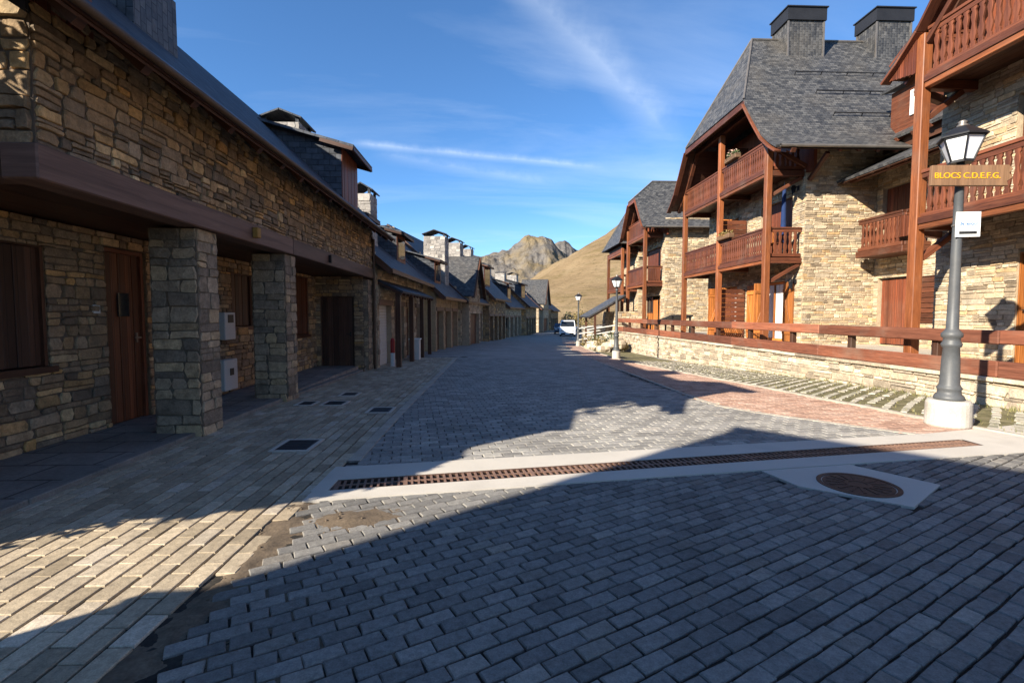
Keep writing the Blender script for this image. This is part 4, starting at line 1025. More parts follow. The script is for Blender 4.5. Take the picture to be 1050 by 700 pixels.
# --- nearest chalet
Yf0 = 9.9
FH = [fh(Yf0, zt, *q) for q in ((6.6, 8.28, .52, 2.6), (6.4, 8.42, 3.24, 5.3), (3.6, 5.4, .52, 2.6), (3.6, 5.4, 3.24, 5.3))]
C0, rf0 = chalet('nearest chalet behind the street lamp, cut off by the right edge of the photo', 5.75, PROF1, 4, 8.05, 9.5, 17, 8.2, 9.25, 2.6, Yf0, (3.1, 6.2, 9.22), zt, (f1 + .04, f2 + .02), dz=.12, seed=71, fronthole=FH)
boards_door(C0, 'door', M['wood_o'], 'X', 7.46, 8.25, .54, 2.5, 9.30, frame=.04, hand=True, out=-1, label='orange brown boarded door'); boards_door(C0, 'door', M['wood_o'], 'X', 6.62, 7.42, .54, 2.5, 9.30, frame=0, hand=False, out=-1)
boards_door(C0, 'shutter', M['wood_m'], 'X', 6.42, 8.4, 3.26, 5.25, 9.32, frame=0, hand=False, out=-1)
boards_door(C0, 'shutter', M['wood_m'], 'X', 3.62, 5.38, .54, 2.5, 9.30, frame=0, hand=False, out=-1); boards_door(C0, 'shutter', M['wood_m'], 'X', 3.62, 5.38, 3.26, 5.25, 9.32, frame=0, hand=False, out=-1)
mb = MB()
for f in (f1, f2): mb.beam((8.3, 9.22, f - .5), (8.95, 9.22, f + .0), .1, .14, (0, 1, 0)); mb.beam((8.2, 9.34, f + .06), (9.2, 9.8, f + .06), .12, .15)
mb.beam((8.22, 9.33, 6.9), (8.22, 10.0, 6.5), .1, .12, (1, 0, 0)); mb.beam((8.2, 9.15, 6.55), (8.2, 8.2, 7.5), .1, .12, (1, 0, 0))
build_each(mb, 'brace', M['wood_r'], C0, bevel=.008)
mb = MB(); n = 8                              # boarded corner of the gable
for i in range(n):
    a = lerp(9.28, 10.02, i / n); zt_ = pl([(d, z + .12) for d, z in PROF1[::-1]], a - 5.85 + .05) - .2; mb.box(8.09, 8.115, a + .004, a + .088, 6.05 + .02 * i, max(6.1, zt_))
mb.build('gable_boarding', M['wood_m'], C0)
# --- far chalet
Y2 = (26.3, 30.0)
FH = [fh(30.0, zt, *q) for q in ((26.9, 29.5, .52, 2.5), (26.9, 29.5, 3.2, 5.2))]
PR2 = [(2.35, 6.1), (2.1, 6.3), (1.75, 6.7), (1.25, 7.3), (.7, 8.0), (0, 9.05)]
C2, rf2 = chalet('narrow chalet farther up on the right, with orange doors under a steep pointed slate roof', 28.15, PR2, 4, 8.0, 9.2, 15, 8.35, 9.35, 26.3, 30.0, (26.6, 29.9), zt - .2, (f1 - .05, f2 - .05), seed=81, fronthole=[(a, b, c + .2, d + .2) for a, b, c, d in FH], board=True)
boards_door(C2, 'door', M['wood_o'], 'X', 27.0, 28.3, .4, 2.3, 9.42, frame=0, hand=False, out=-1); boards_door(C2, 'door', M['wood_o'], 'X', 28.5, 29.45, .4, 1.5, 9.42, frame=0, hand=False, out=-1); window(C2, 'X', 28.4, 29.48, 1.5, 2.46, 9.45, M['wood_d'], -1)
boards_door(C2, 'shutter', M['wood_m'], 'X', 26.95, 29.45, 3.2, 5.15, 9.42, frame=0, hand=False, out=-1)
C3, rf3 = chalet('farthest chalet with a plain hipped slate roof, half hidden behind the narrow one', 33.6, [(2.5, 6.0), (0, 8.9)], 0, 8.1, 9.5, 15, 8.5, 9.5, 31.6, 35.7, (31.8, 35.6), zt - .3, (f1 - .1,f2 - .3), seed=91, board=True)
# --- recessed link between the two near chalets
K = thing('link_building', 'recessed stone wing between the two near chalets, with a small balcony and low slanted eaves', 'house', (13, 12.4, zt))
KX = 11.9
mb = MB(); KH = [(9.95, 10.95, .52, 2.54), (13.62, 14.66, .52, 2.54), (13.1, 14.6, 3.4, 5.25)]
KH = [(14.84 - b, 14.84 - a, c - .2, d - .2) for a, b, c, d in KH]
stones(mb, (KX, 14.84, .2), (0, -1, 0), (0, 0, 1), (-1, 0, 0), 4.94, 5.9, holes=KH, hr=(.045, .12), lr=(.12, .42), seed=101, gap=.009, dep=.028)
mb.build('wall', M['stone_r'], K)
boards_door(K, 'garage_door', M['wood_m'], 'X', 13.64, 14.64, .54, 2.5, KX + .1, frame=0, hand=False, out=-1); boards_door(K, 'shutter', M['wood_m'], 'X', 13.12, 14.58, 3.42, 5.22, KX + .1, frame=0, hand=False, out=-1)
louvre(K, 'X', 12.55, 13.45, 1.2, 2.5, KX - .05, M['wood_r'], -1); louvre(K, 'X', 9.97, 10.93, .54, 2.5, KX + .1, M['wood_r'], -1)
mb = MB(); mb.box(11.05, KX - .02, 12.85, 14.55, 3.14, 3.32); mb.build('balcony_floor', M['wood_r'], K, bevel=.01)
railing(K, (11.1, 12.9), (11.1, 14.5), 3.32, .95); railing(K, (11.15, 14.5), (KX - .03, 14.5), 3.32, .95); railing(K, (11.15, 12.9), (KX - .03, 12.9), 3.32, .95)
mb = MB(); slab(mb, [(10.55, 14.8, 5.5), (10.55, 9.95, 5.5), (12.4, 9.95, 6.4), (12.4, 14.8, 6.4)], .07); slab(mb, [(11.75, 14.82, 6.62), (11.75, 10.0, 6.62), (16, 10.0, 9.4), (16, 14.82, 9.4)], .07)
kr = mb.build('roof', M['slate'], K)
mb = MB()
for i in range(9): y = 10.15 + i * .55; mb.beam((10.6, y, 5.42), (12.1, y, 6.14), .1, .12); mb.beam((11.8, y + .1, 6.53), (12.6, y + .1, 7.05), .1, .12)
mb.beam((11.0, 10, 5.52), (11.0, 14.75, 5.52), .12, .14); build_each(mb, 'rafter', M['wood_r'], K, bevel=.008)
mb = MB(); slab(mb, [(10.58, 14.78, 5.41), (10.58, 9.97, 5.41), (12.0, 9.97, 6.1), (12.0, 14.78, 6.1)], .02); mb.face([(12.0, 10, 6.3), (12.0, 14.8, 6.3), (12.0, 14.8, 6.75), (12.0, 10, 6.75)]); mb.build('soffit', M['wood_d'], K)
mb = MB(); mb.box(12.15, 13.8, 13.45, 14.75, 6.6, 8.12); dk = mb.build('dormer', M['wood_r'], K)
window(K, 'X', 13.58, 14.02, 7.2, 7.9, 12.12, M['white'], -1, True)
mb = MB(); slab(mb, [(11.9, 14.9, 8.2), (11.9, 13.3, 8.2), (15, 13.3, 9.0), (15, 14.9, 9.0)], .07); mb.build('dormer_roof', M['slate'], K)

# ------------------------------------------------------------------ terrace, low wall and fence
mb = MB()
mb.face([(WX(0) + .1, 0, zt), (40, 0, zt), (40, 40, zt), (WX(40) + .1, 40, zt)]); mb.face([(WX(40) + .1, 40, zt), (40, 40, zt), (40, 40, -3), (WX(40) + .1, 40, -3)])
tag(mb.build('terrace', M['terrace']), kind='structure')
w = thing('retaining_wall', 'low pale rubble retaining wall with a flat coping along the mossy strip', 'wall', (WX(15), 15, 0))
mb = MB(); a, b = V((WX(3), 3, -1.0)), V((WX(29.5), 29.5, -1.0)); u = (b - a).normalized()
stones(mb, b, -u, (0, 0, 1), (-u.y, u.x, 0), (b - a).length, 1.38, hr=(.06, .17), lr=(.16, .6), seed=111, gap=.014, dep=.045)
mb.build('facing', M['stone_w'], w)
mb = MB(); p = 0; Lw = (b - a).length
while p < Lw - .05:
    l = .7 + .5 * R.random(); l = min(l, Lw - p); c0 = a + u * (p + .005); c1 = a + u * (p + l - .005)
    o = V((u.y, -u.x, 0)) * .10 + V((0, 0, 1.415 + .01 * R.random())); mb.beam(c0 + o, c1 + o, .36, .065); p += l
mb.build('coping', M['stone_w'], w, bevel=.01)
F = thing('timber_fence', 'long two rail brown timber fence running above the low stone wall', 'fence', (WX(15) + .12, 15, .45))
def rail(z0, z1, seed):
    y = 3.2
    while y < 28.6:
        l = min(4.1, 28.8 - y); mb = MB(); j = .012 * (R.random() - .5)
        mb.beam((WX(y) + .05, y + .004, (z0 + z1) / 2 + j), (WX(y + l) + .05, y + l - .004, (z0 + z1) / 2 + j), .07, z1 - z0); mb.build('rail', M['wood_b'], F, bevel=.018); y += l
rail(.46, .72, 1); rail(.98, 1.2, 2)
y = 4.35
while y < 28.6:
    mb = MB(); mb.box(WX(y) + .09, WX(y) + .21, y - .06, y + .06, .43, 1.12); mb.build('post', M['wood_d'], F, bevel=.01); y += 2.05

# ------------------------------------------------------------------ street lamps
def lamp(x, y, label, s=1.0, br=1.0):
    z = gz(x, y) + .01
    t = thing('street_lamp', label, 'street lamp', (x, y, z), 'old style street lamps on the right')
    mb = MB(); mb.lathe([(0, 0), (.23 * br, 0), (.24 * br, .02), (.235 * br, .30), (.215 * br, .34), (.0, .345)], (x, y, z), 28)
    mb.build('concrete_base', M['conc_b'], t, smooth=False)
    mb = MB(); q = .335
    prof = [(0, 0), (.155, 0), (.16, .03), (.15, .06), (.125, .08), (.12, .13), (.135, .15), (.12, .17), (.105, .2), (.095, .5), (.085, .66), (.105, .68), (.11, .71), (.09, .74), (.088, .78), (.112, .80), (.112, .84), (.085, .87), (.066, .90), (.060, 1.3), (.050, 2.2), (.046, 2.78), (.07, 2.80), (.07, 2.84), (.04, 2.86), (.04, 2.93), (0, 2.93)]
    mb.lathe([(r, q + h * s) for r, h in prof], (x, y, z), 20); mb.build('column', M['iron'], t, smooth=True)
    zl = z + q + 2.93 * s; n = 6
    H = MB(); H.lathe([(0, 0), (.13, 0), (.13, .03), (.11, .03)], (x, y, zl), 6)
    for k in range(6):
        a = k * math.pi / 3; c, sn = math.cos(a), math.sin(a)
        H.beam((x + .125 * c, y + .125 * sn, zl + .02), (x + .228 * c, y + .228 * sn, zl + .30), .016, .016)
        a2 = a + math.pi / 3; H.beam((x + .228 * c, y + .228 * sn, zl + .30), (x + .228 * math.cos(a2), y + .228 * math.sin(a2), zl + .30), .02, .02)
    H.lathe([(.0, .302), (.262, .304), (.255, .325), (.12, .42), (.1, .44), (.055, .45), (.0, .45)], (x, y, zl), 6)
    hd = H.build('lantern', M['black'], t)
    g = MB(); g.lathe([(.0, .03), (.125, .03), (.222, .298), (.0, .298)], (x, y, zl), 6); g.build('lantern_glass', M['opal'], hd)
    f = MB(); f.lathe([(.055, .451), (.06, .465), (.035, .49), (.05, .51), (.02, .53), (0, .535)], (x, y, zl), 12); f.build('finial', M['zinc'], hd, smooth=True)
    return t
LXp, LYp = 5.89, 6.02
lamp(LXp, LYp, 'nearest grey street lamp, carrying the wooden arrow sign and a white notice', 1.022)
lamp(5.18, 20.2, 'middle street lamp standing before the low wall beneath the narrow chalet', .90, .72)
lamp(5.75, 32.5, 'farthest street lamp, beside the rockery and the parked van', .92, .72)
def text_mesh(body, name, size, mat, parent, mtx, depth=.006, bold=0):
    cu = bpy.data.curves.new('tmp', 'FONT'); cu.body = body; cu.size = size; cu.extrude = depth; cu.align_x = 'CENTER'; cu.align_y = 'CENTER'; cu.offset = bold
    o = bpy.data.objects.new('tmp', cu); COL.objects.link(o)
    dg = bpy.context.evaluated_depsgraph_get(); me = bpy.data.meshes.new_from_object(o.evaluated_get(dg))
    bpy.data.objects.remove(o)
    me.materials.clear(); me.materials.append(mat); me.name = name
    me.transform(Matrix.Translation(-world_off(parent)) @ mtx)
    q = bpy.data.objects.new(name, me); COL.objects.link(q); q.parent = parent; return q
# wooden direction sign, facing the street corner
zs = 1.45
SB = thing('direction_sign', 'weathered wooden arrow board with yellow lettering fixed to the street lamp', 'sign', (LXp, LYp - .08, 3.16))
mb = MB(); hw = .5
RS = Matrix.Translation((LXp + .05, LYp - .075, 3.16)) @ Matrix.Rotation(rad(-8), 4, 'Z') @ Matrix.Rotation(rad(1.5), 4, 'Y')
poly = [(-.47, -.125), (.42, -.125), (.40, -.07), (.47, -.02), (.42, .03), (.46, .08), (.41, .13), (-.47, .125)]
mb.prism(poly, lambda a, b, d: RS @ V((a, d, b)), -.045, 0, (.4, .6, 0)); mb.build('board', M['wood_s'], SB, bevel=.006)
TM = RS @ Matrix.Translation((-.06, -.048, -.005)) @ Matrix.Rotation(rad(90), 4, 'X')
text_mesh('BLOCS C.D.E.F.G.', 'lettering', .10, M['yellow'], SB, TM, .003, .0005)
mb = MB()
for z in (3.08, 3.2): mb.lathe([(.05, 0), (.062, 0), (.062, .03), (.05, .03)], (LXp, LYp, z), 14)
mb.build('bracket', M['black'], SB)
SS = thing('notice_plate', 'small square white notice strapped to the lamp column under the wooden board', 'sign', (LXp, LYp - .07, 2.42))
RS2 = Matrix.Translation((LXp + .06, LYp - .075, 2.57)) @ Matrix.Rotation(rad(-10), 4, 'Z')
mb = MB(); mb.box(-.14, .14, -.008, 0, -.155, .155, None, RS2); mb.build('plate', M['white'], SS, bevel=.003)
text_mesh('de esquí', 'lettering', .062, M['blue'], SS, RS2 @ Matrix.Translation((0, -.010, .01)) @ Matrix.Rotation(rad(90), 4, 'X'), .001, .001)
mb = MB(); mb.box(-.10, .10, -.0105, -.008, -.12, -.085, None, RS2); mb.build('printed_bar', M['ink'], SS)
mb = MB(); mb.lathe([(.05, 0), (.06, 0), (.06, .02), (.05, .02)], (LXp, LYp, 2.56), 14); mb.build('bracket', M['zinc'], SS)

# ------------------------------------------------------------------ plants
def leaves(mb, c, rx, ry, rz, n, size, seed, gap=.0, hollow=.35):
    rr = random.Random(seed); c = V(c); i = 0
    while i < n:
        d = V((rr.gauss(0, 1), rr.gauss(0, 1), rr.gauss(0, 1))).normalized(); r = hollow + (1 - hollow) * rr.random() ** .5
        q = 1 + .35 * noise.noise(d * 2.2 + V((seed, 0, 0)))
        p = c + V((d.x * rx, d.y * ry, d.z * rz)) * r * q
        if gap and noise.noise(p * 2.6 + V((seed, 3, 1))) < gap - .3: i += .3; continue
        a = V((rr.gauss(0, 1), rr.gauss(0, 1), rr.gauss(0, .7))).normalized() * size * (.6 + .8 * rr.random()); b = a.orthogonal().normalized() * a.length * .5
        b.rotate(Matrix.Rotation(rr.random() * 6.3, 3, a))
        mb.face([p - a, p + b, p + a, p - b], None, (rr.random(), 0, 0)); i += 1
def bush(name, label, cat, x, y, z, r, h, mat, seed, n=500, size=.035, group=None, trunk=.0, gap=.15):
    t = thing(name, label, cat, (x, y, z), group)
    mb = MB(); rr = random.Random(seed)
    for k in range(6):
        a = rr.random() * 6.28; p0 = V((x, y, z)); p1 = V((x + .15 * r * math.cos(a), y + .15 * r * math.sin(a), z + trunk * .8 + h * .12)); p2 = V((x + .6 * r * math.cos(a), y + .6 * r * math.sin(a), z + trunk + h * (.35 + .3 * rr.random())))
        mb.tube([p0, p1], .05 * max(.3, trunk / 2) if trunk else .02, 6); mb.tube([p1, p2], .014 * (1 + trunk / 2), 5)
    mb.build('trunk' if trunk else 'stems', M['bark'], t)
    mb = MB(); leaves(mb, (x, y, z + trunk + h / 2), r, r, h / 2, n, size, seed, gap); mb.build('crown' if trunk else 'foliage', mat, t)
    return t
# unseen shed, shrub and climber added to shade the arcade and dapple its gable
AS = thing('shade_shed', 'unseen stone shed added against the arcade house gable to block the low sun', 'shed', (-5.6, 3.1, 0))
mb = MB()
stones(mb, (-7.0, 2.36, -.1), (1, 0, 0), (0, 0, 1), (0, -1, 0), 2.88, 3.3, holes=[(.9, 1.7, 0, 2.1)], hr=(.08, .18), lr=(.15, .4), seed=161); stones(mb, (-4.12, 2.36, -.1), (0, 1, 0), (0, 0, 1), (1, 0, 0), 1.44, 3.3, hr=(.08, .18), lr=(.15, .4), seed=162); stones(mb, (-7.0, 3.8, -.1), (0, -1, 0), (0, 0, 1), (-1, 0, 0), 1.44, 3.3, hr=(.08, .18), lr=(.15, .4), seed=163)
mb.build('wall', M['stone_l'], AS)
boards_door(AS, 'door', M['wood_door'], 'Y', -6.08, -5.32, .0, 1.98, 2.48, frame=0, hand=True, out=-1)
mb = MB(); slab(mb, [(-7.1, 2.27, 3.24), (-4.05, 2.27, 3.24), (-4.05, 3.8, 3.5), (-7.1, 3.8, 3.5)], .07); mb.build('roof', M['slate_d'], AS)
hd = thing('shade_shrub', 'round dense shrub out of view, shaped to shade the edge of the lit paving', 'shrub', (-4.6, 2.35, 0))  # out of frame, solid core added to firm up its shadow edge
mb = MB(); mb.tube([(-4.6, 2.35, -.1), (-4.6, 2.35, 2.0)], .06, 8); mb.build('stem', M['bark'], hd)
mb = MB(); leaves(mb, (-4.6, 2.36, 1.95), .78, .78, .72, 5600, .045, 8, 0, .72); leaves(mb, (-4.6, 2.6, .8), .7, .45, .8, 2200, .045, 9, 0, .6)
for (cx_, cy_, cz_, rx_, ry_, rz_) in ((-4.6, 2.36, 1.95, .76, .76, .70), (-4.6, 2.6, .8, .6, .4, .8)):
    nn = 20
    for i in range(nn):
        for k in range(nn):
            q = []
            for a_, b_ in ((i, k), (i + 1, k), (i + 1, k + 1), (i, k + 1)):
                th, ph = math.pi * a_ / nn, 2 * math.pi * b_ / nn; d = V((math.sin(th) * math.cos(ph), math.sin(th) * math.sin(ph), math.cos(th))); f = 1 + .1 * noise.noise(d * 3)
                q.append((cx_ + d.x * rx_ * f, cy_ + d.y * ry_ * f, cz_ + d.z * rz_ * f))
            if i == 0: q = [q[0], q[1], q[2]]
            elif i == nn - 1: q = [q[0], q[1], q[3]]
            mb.face(q, None, (R.random(), 0, 0))
mb.build('foliage', M['leaf'], hd)
vi = thing('dapple_plant', 'unseen loose leaves added over the shed roof to dapple the end wall', 'plant', (-5.0, 3.1, 3.4))  # sparse leaves added above the shed only for dappled light
mb = MB(); leaves(mb, (-4.75, 3.05, 3.85), .6, .6, .55, 620, .06, 11, .25, .2); mb.build('foliage', M['leaf'], vi)
mb = MB()
for a in range(5): mb.tube([(-5, 3.1, 3.38), (-4.9 + .2 * math.cos(a * 1.3), 3.05 + .2 * math.sin(a * 1.3), 3.8), (-4.75 + .5 * math.cos(a * 1.3), 3.05 + .5 * math.sin(a * 1.3), 4.1)], .012, 5)
mb.build('stems', M['bark'], vi)
# rockery by the far lamp
rk = thing('rockery', 'heap of pale boulders edging the planting beside the farthest lamp', 'rockery', (6.6, 28.5, gz(6.6, 28.5)))
for i in range(26):
    x = 5.75 + 1.5 * R.random(); y = 25.6 + 5.4 * R.random(); r = .2 + .28 * R.random(); z = gz(x, y) + (x - 5.75) * .3
    mb = MB(); nn = 9
    for (r0, h0), (r1, h1) in zip([(0, -.5), (.8, -.35), (1, .1), (.75, .5), (0, .62)], [(.8, -.35), (1, .1), (.75, .5), (0, .62)]):
        for k in range(nn):
            q = []
            for rr_, hh, kk in ((r0, h0, k), (r0, h0, k + 1), (r1, h1, k + 1), (r1, h1, k)):
                a = 2 * math.pi * kk / nn; d = V((rr_ * math.cos(a), rr_ * math.sin(a), hh)); f = 1 + .4 * noise.noise(d * 1.7 + V((i * 3.1, 0, 0)))
                q.append(V((x, y, z + r * .2)) + d * r * f)
            mb.face(q if r0 > 0 and r1 > 0 else ([q[0], q[2], q[3]] if r0 == 0 else q[:3]), None, (R.random(), .5, 0))
    mb.build('boulder', M['stone_w'], rk)
for i, (x, y, r, h, m, lab) in enumerate(((6.05, 27.0, .4, .75, 'leafy', 'dry yellow shrub among the boulders, nearest the lamp'), (6.75, 27.4, .5, .95, 'leaf', 'dark green shrub at the right of the rockery'), (6.35, 29.3, .45, .9, 'leaf', 'dark green shrub behind the dry yellow shrub'),
        (5.95, 30.6, .4, .7, 'leafy', 'dry shrub at the far end of the rockery'), (7.1, 26.0, .3, .6, 'leafy', 'low dry shrub against the end of the low wall'))):
    bush('shrub', lab, 'shrub', x, y, gz(x, y) + .1, r, h, M[m], 20 + i, 420, .05, 'shrubs in the rockery')
# lean-to slate roof over the steps
S = thing('stair_shelter', 'lean-to slate shelter over steps at the end of the low wall, with white handrails', 'shelter', (6.6, 31, gz(6.6, 31)))
z = gz(6.5, 31)
mb = MB(); slab(mb, [(5.75, 29.2, 1.30), (5.75, 32.2, 1.30), (8.0, 32.2, 2.62), (8.0, 29.2, 2.62)][::1], .09); mb.build('roof', M['slate'], S)
mb = MB()
for yy in (29.3, 32.1):
    mb.beam((5.8, yy, 1.2), (8.0, yy, 2.5), .1, .14)
    for x in (6.2, 7.6): mb.box(x - .06, x + .06, yy - .06, yy + .06, z - .1, 1.2 + (x - 5.8) * .58)
mb.build('frame', M['wood_d'], S)
mb = MB()
for yy in (29.28, 32.0):
    for dz in (.45, .85, 1.2): mb.beam((5.7, yy, z + dz), (7.9, yy, z + dz - .1 + .45), .05, .07)
build_each(mb, 'handrail', M['offw'], S)
mb = MB()
for i in range(7): mb.box(6.0 + i * .28, 8.0, 29.5, 31.9, z - .1 + i * .16, z + .06 + i * .16)
build_each(mb, 'step', M['conc'], S)
mb = MB(); stones(mb, (7.5, 29.0, z - .3), (1, 0, 0), (0, 0, 1), (0, -1, 0), 1.6, 2.6, hr=(.08, .2), lr=(.2, .5), seed=131); stones(mb, (7.5, 33, z - .3), (0, -1, 0), (0, 0, 1), (-1, 0, 0), 4, 2.6, hr=(.08, .2), lr=(.2, .5), seed=132); mb.build('wall', M['stone_r'], S)
# small steel canopy between the chalets
S = thing('steel_canopy', 'small dark sloping canopy on thin steel posts behind the fence, between two chalets', 'canopy', (8.8, 24, zt))
mb = MB(); slab(mb, [(8.3, 25.8, .95), (9.3, 25.8, .95), (9.3, 22.3, 1.42), (8.3, 22.3, 1.42)], .08); mb.build('roof', M['metal_d'], S)
for x in (8.38, 9.2):
    for y, zz in ((22.4, 1.33), (25.6, .9)):
        mb = MB(); mb.box(x - .035, x + .035, y - .035, y + .035, zt, zz); mb.build('post', M['black'], S)

# ------------------------------------------------------------------ things on the balconies
def flower_box(x, y, z, lab, fl, l=.8):
    t = thing('flower_box', lab, 'flower box', (x, y, z), 'flower boxes on the balconies')
    mb = MB(); mb.box(x - .11, x + .11, y - l / 2, y + l / 2, z, z + .16); mb.build('box', M['wood_s'], t, bevel=.02)
    mb = MB(); leaves(mb, (x, y, z + .2), .16, l * .5, .12, 160, .04, int(y * 10)); mb.build('leaves', M['leaf'] if fl else M['leafy'], t)
    if fl: mb = MB(); leaves(mb, (x - .02, y, z + .28), .17, l * .42, .13, 70, .035, int(y * 7)); mb.build('flowers', M['flower'], t)
flower_box(8.42, 17.1, f2 + 1.125, 'flower box with pale blooms on the top rail of the large chalet', True)
flower_box(8.42, 17.5, f1 + 1.125, 'wooden flower box with faded leaves on the middle rail of the large chalet', False, .95)
U = thing('folded_parasol', 'rolled navy blue parasol standing at the end of the middle balcony', 'parasol', (9.2, 15.25, f1 + .22))
mb = MB(); mb.lathe([(0, 0), (.02, 0), (.02, 2.35), (0, 2.36)], (9.2, 15.25, f1 + .22), 8); mb.build('pole', M['zinc'], U)
mb = MB(); mb.lathe([(.03, .45), (.07, .5), (.085, .9), (.07, 1.5), (.05, 2.2), (.0, 2.3)], (9.2, 15.25, f1 + .22), 12); mb.build('canopy', M['parasol'], U, smooth=True)
Ch = thing('balcony_chair', 'orange wooden chair on the middle balcony beside the navy parasol', 'chair', (8.95, 15.5, f1 + .22))
z = f1 + .22
mb = MB(); mb.box(8.75, 9.15, 15.3, 15.7, z + .42, z + .46); mb.build('seat', M['wood_o'], Ch)
mb = MB(); mb.box(9.12, 9.15, 15.3, 15.7, z + .5, z + .85); mb.build('backrest', M['wood_o'], Ch)
for x in (8.77, 9.13):
    for y in (15.32, 15.68): mb = MB(); mb.box(x - .02, x + .02, y - .02, y + .02, z, z + (.42 if x < 9 else .9)); mb.build('leg', M['wood_o'], Ch)
T = thing('lattice_screen', 'low orange lattice screen standing behind the fence under the large chalet', 'lattice', (8.35, 16.6, zt))
mb = MB()
for i in range(9):
    y = 15.9 + i * .14; mb.beam((8.40, y, zt + .05), (8.40, y + .5, zt + .62), .012, .03, (1, 0, 0)); mb.beam((8.415, y + .5, zt + .05), (8.415, y, zt + .62), .012, .03, (1, 0, 0))
mb.build('lattice', M['wood_o'], T)
mb = MB(); mb.box(8.39, 8.43, 15.86, 17.56, zt + .62, zt + .66); mb.box(8.39, 8.43, 15.86, 17.56, zt + .01, zt + .05); mb.build('frame', M['wood_o'], T)

# ------------------------------------------------------------------ vehicles
def vehicle(name, label, cat, x, y, yaw, L_, W_, prof, glass, mat, group=None):
    """prof: side outline (along length from rear to front, height)"""
    z = gz(x, y) + .01
    t = thing(name, label, cat, (x, y, z), group)
    T_ = Matrix.Translation((x, y, z)) @ Matrix.Rotation(yaw, 4, 'Z')
    mb = MB(); n = len(prof)
    def wid(h): return W_ / 2 * (1 - .13 * sm(.95, 1.9, h))
    for i in range(n):
        (a, b), (c, d) = prof[i], prof[(i + 1) % n]
        mb.face([T_ @ V((a, -wid(b), b)), T_ @ V((a, wid(b), b)), T_ @ V((c, wid(d), d)), T_ @ V((c, -wid(d), d))])
    for s in (-1, 1):
        q = [T_ @ V((a, s * wid(b), b)) for a, b in prof]; mb.face(q if s < 0 else q[::-1])
    mb.build('body', mat, t)
    for nm, pts in glass:
        mb = MB(); mb.face([T_ @ V(p) for p in pts]); mb.build(nm, M['glass'], t)
    for xx in (-L_ * .31, L_ * .31):
        for s in (-1, 1):
            mb = MB(); c = T_ @ V((xx, s * (W_ / 2 - .08), .31))
            mm = MB(); mm.lathe([(0, -.1), (.22, -.1), (.31, -.08), (.31, .08), (.22, .1), (0, .1)], (0, 0, 0), 16, 'y')
            for f, c_ in zip(mm.f, mm.c): mb.face([T_ @ (V(mm.v[i]) + V((xx, s * (W_ / 2 - .08), .31))) for i in f], None, c_)
            wh = mb.build('wheel', M['rubber'], t)
            mm = MB(); mm.lathe([(0, -.11), (.17, -.105), (.17, .105), (0, .11)], (0, 0, 0), 12, 'y'); mb = MB()
            for f, c_ in zip(mm.f, mm.c): mb.face([T_ @ (V(mm.v[i]) + V((xx, s * (W_ / 2 - .08), .31))) for i in f], None, c_)
            mb.build('rim', M['zinc'], wh)
    for s in (-1, 1):
        mb = MB(); mb.box(L_ / 2 - .02, L_ / 2 + .015, s * W_ * .36 - .16, s * W_ * .36 + .16, .62, .8, None, T_); mb.build('headlight', M['chrome'], t)
        mb = MB(); mb.box(-L_ / 2 - .015, -L_ / 2 + .02, s * W_ * .42 - .08, s * W_ * .42 + .08, .7, 1.0, None, T_); mb.build('tail_light', M['tail'], t)
        mb = MB(); mb.box(L_ * .16, L_ * .2, s * (W_ / 2 + .12) - .09, s * (W_ / 2 + .12) + .09, .95, 1.12, None, T_); mb.build('mirror', mat, t)
    mb = MB(); mb.box(L_ / 2, L_ / 2 + .04, -W_ * .4, W_ * .4, .25, .45, None, T_); mb.box(-L_ / 2 - .04, -L_ / 2, -W_ * .4, W_ * .4, .25, .45, None, T_); build_each(mb, 'bumper', M['rubber'], t)
    mb = MB(); mb.box(L_ / 2 + .041, L_ / 2 + .05, -.26, .26, .3, .41, None, T_); mb.build('number_plate', M['white'], t)
    return t
LV, WV = 4.3, 1.8
pv = [(-2.15, .28), (-2.15, 1.0), (-2.1, 1.78), (-1.95, 1.86), (.55, 1.86), (.75, 1.8), (1.35, 1.12), (2.05, .95), (2.15, .75), (2.15, .28)]
gv = [('windscreen', [(.80, -.72, 1.76), (.80, .72, 1.76), (1.36, .80, 1.15), (1.36, -.80, 1.15)]), ('side_window', [(.2, -.885, 1.1), (1.1, -.89, 1.1), (.68, -.80, 1.72), (.2, -.80, 1.72)]), ('side_window', [(.2, .885, 1.1), (.2, .80, 1.72), (.68, .80, 1.72), (1.1, .89, 1.1)]),
      ('rear_window', [(-2.155, -.6, 1.15), (-2.12, -.6, 1.65), (-2.12, .6, 1.65), (-2.155, .6, 1.15)])]
vehicle('delivery_van', 'small white van parked facing down the street beside the far lamp', 'van', 9.0, 58.0, rad(-100), LV, WV, pv, gv, M['vanw'])
pc = [(-2.0, .28), (-2.0, .85), (-1.6, 1.0), (-1.0, 1.42), (.3, 1.45), (1.0, .98), (1.9, .82), (2.0, .6), (2.0, .28)]
gc = [('windscreen', [(.34, -.68, 1.40), (.34, .68, 1.40), (1.01, .76, 1.0), (1.01, -.76, 1.0)]), ('side_window', [(-1.2, -.87, .98), (.7, -.87, .98), (.25, -.80, 1.36), (-.95, -.80, 1.36)]), ('side_window', [(-1.2, .87, .98), (-.95, .80, 1.36), (.25, .80, 1.36), (.7, .87, .98)]), ('rear_window', [(-1.62, -.6, 1.02), (-1.1, -.55, 1.39), (-1.1, .55, 1.39), (-1.62, .6, 1.02)])]
vehicle('parked_car', 'dark car parked just behind the white van', 'car', 9.3, 66.0, rad(-98), 4.0, 1.75, pc, gc, M['card'])

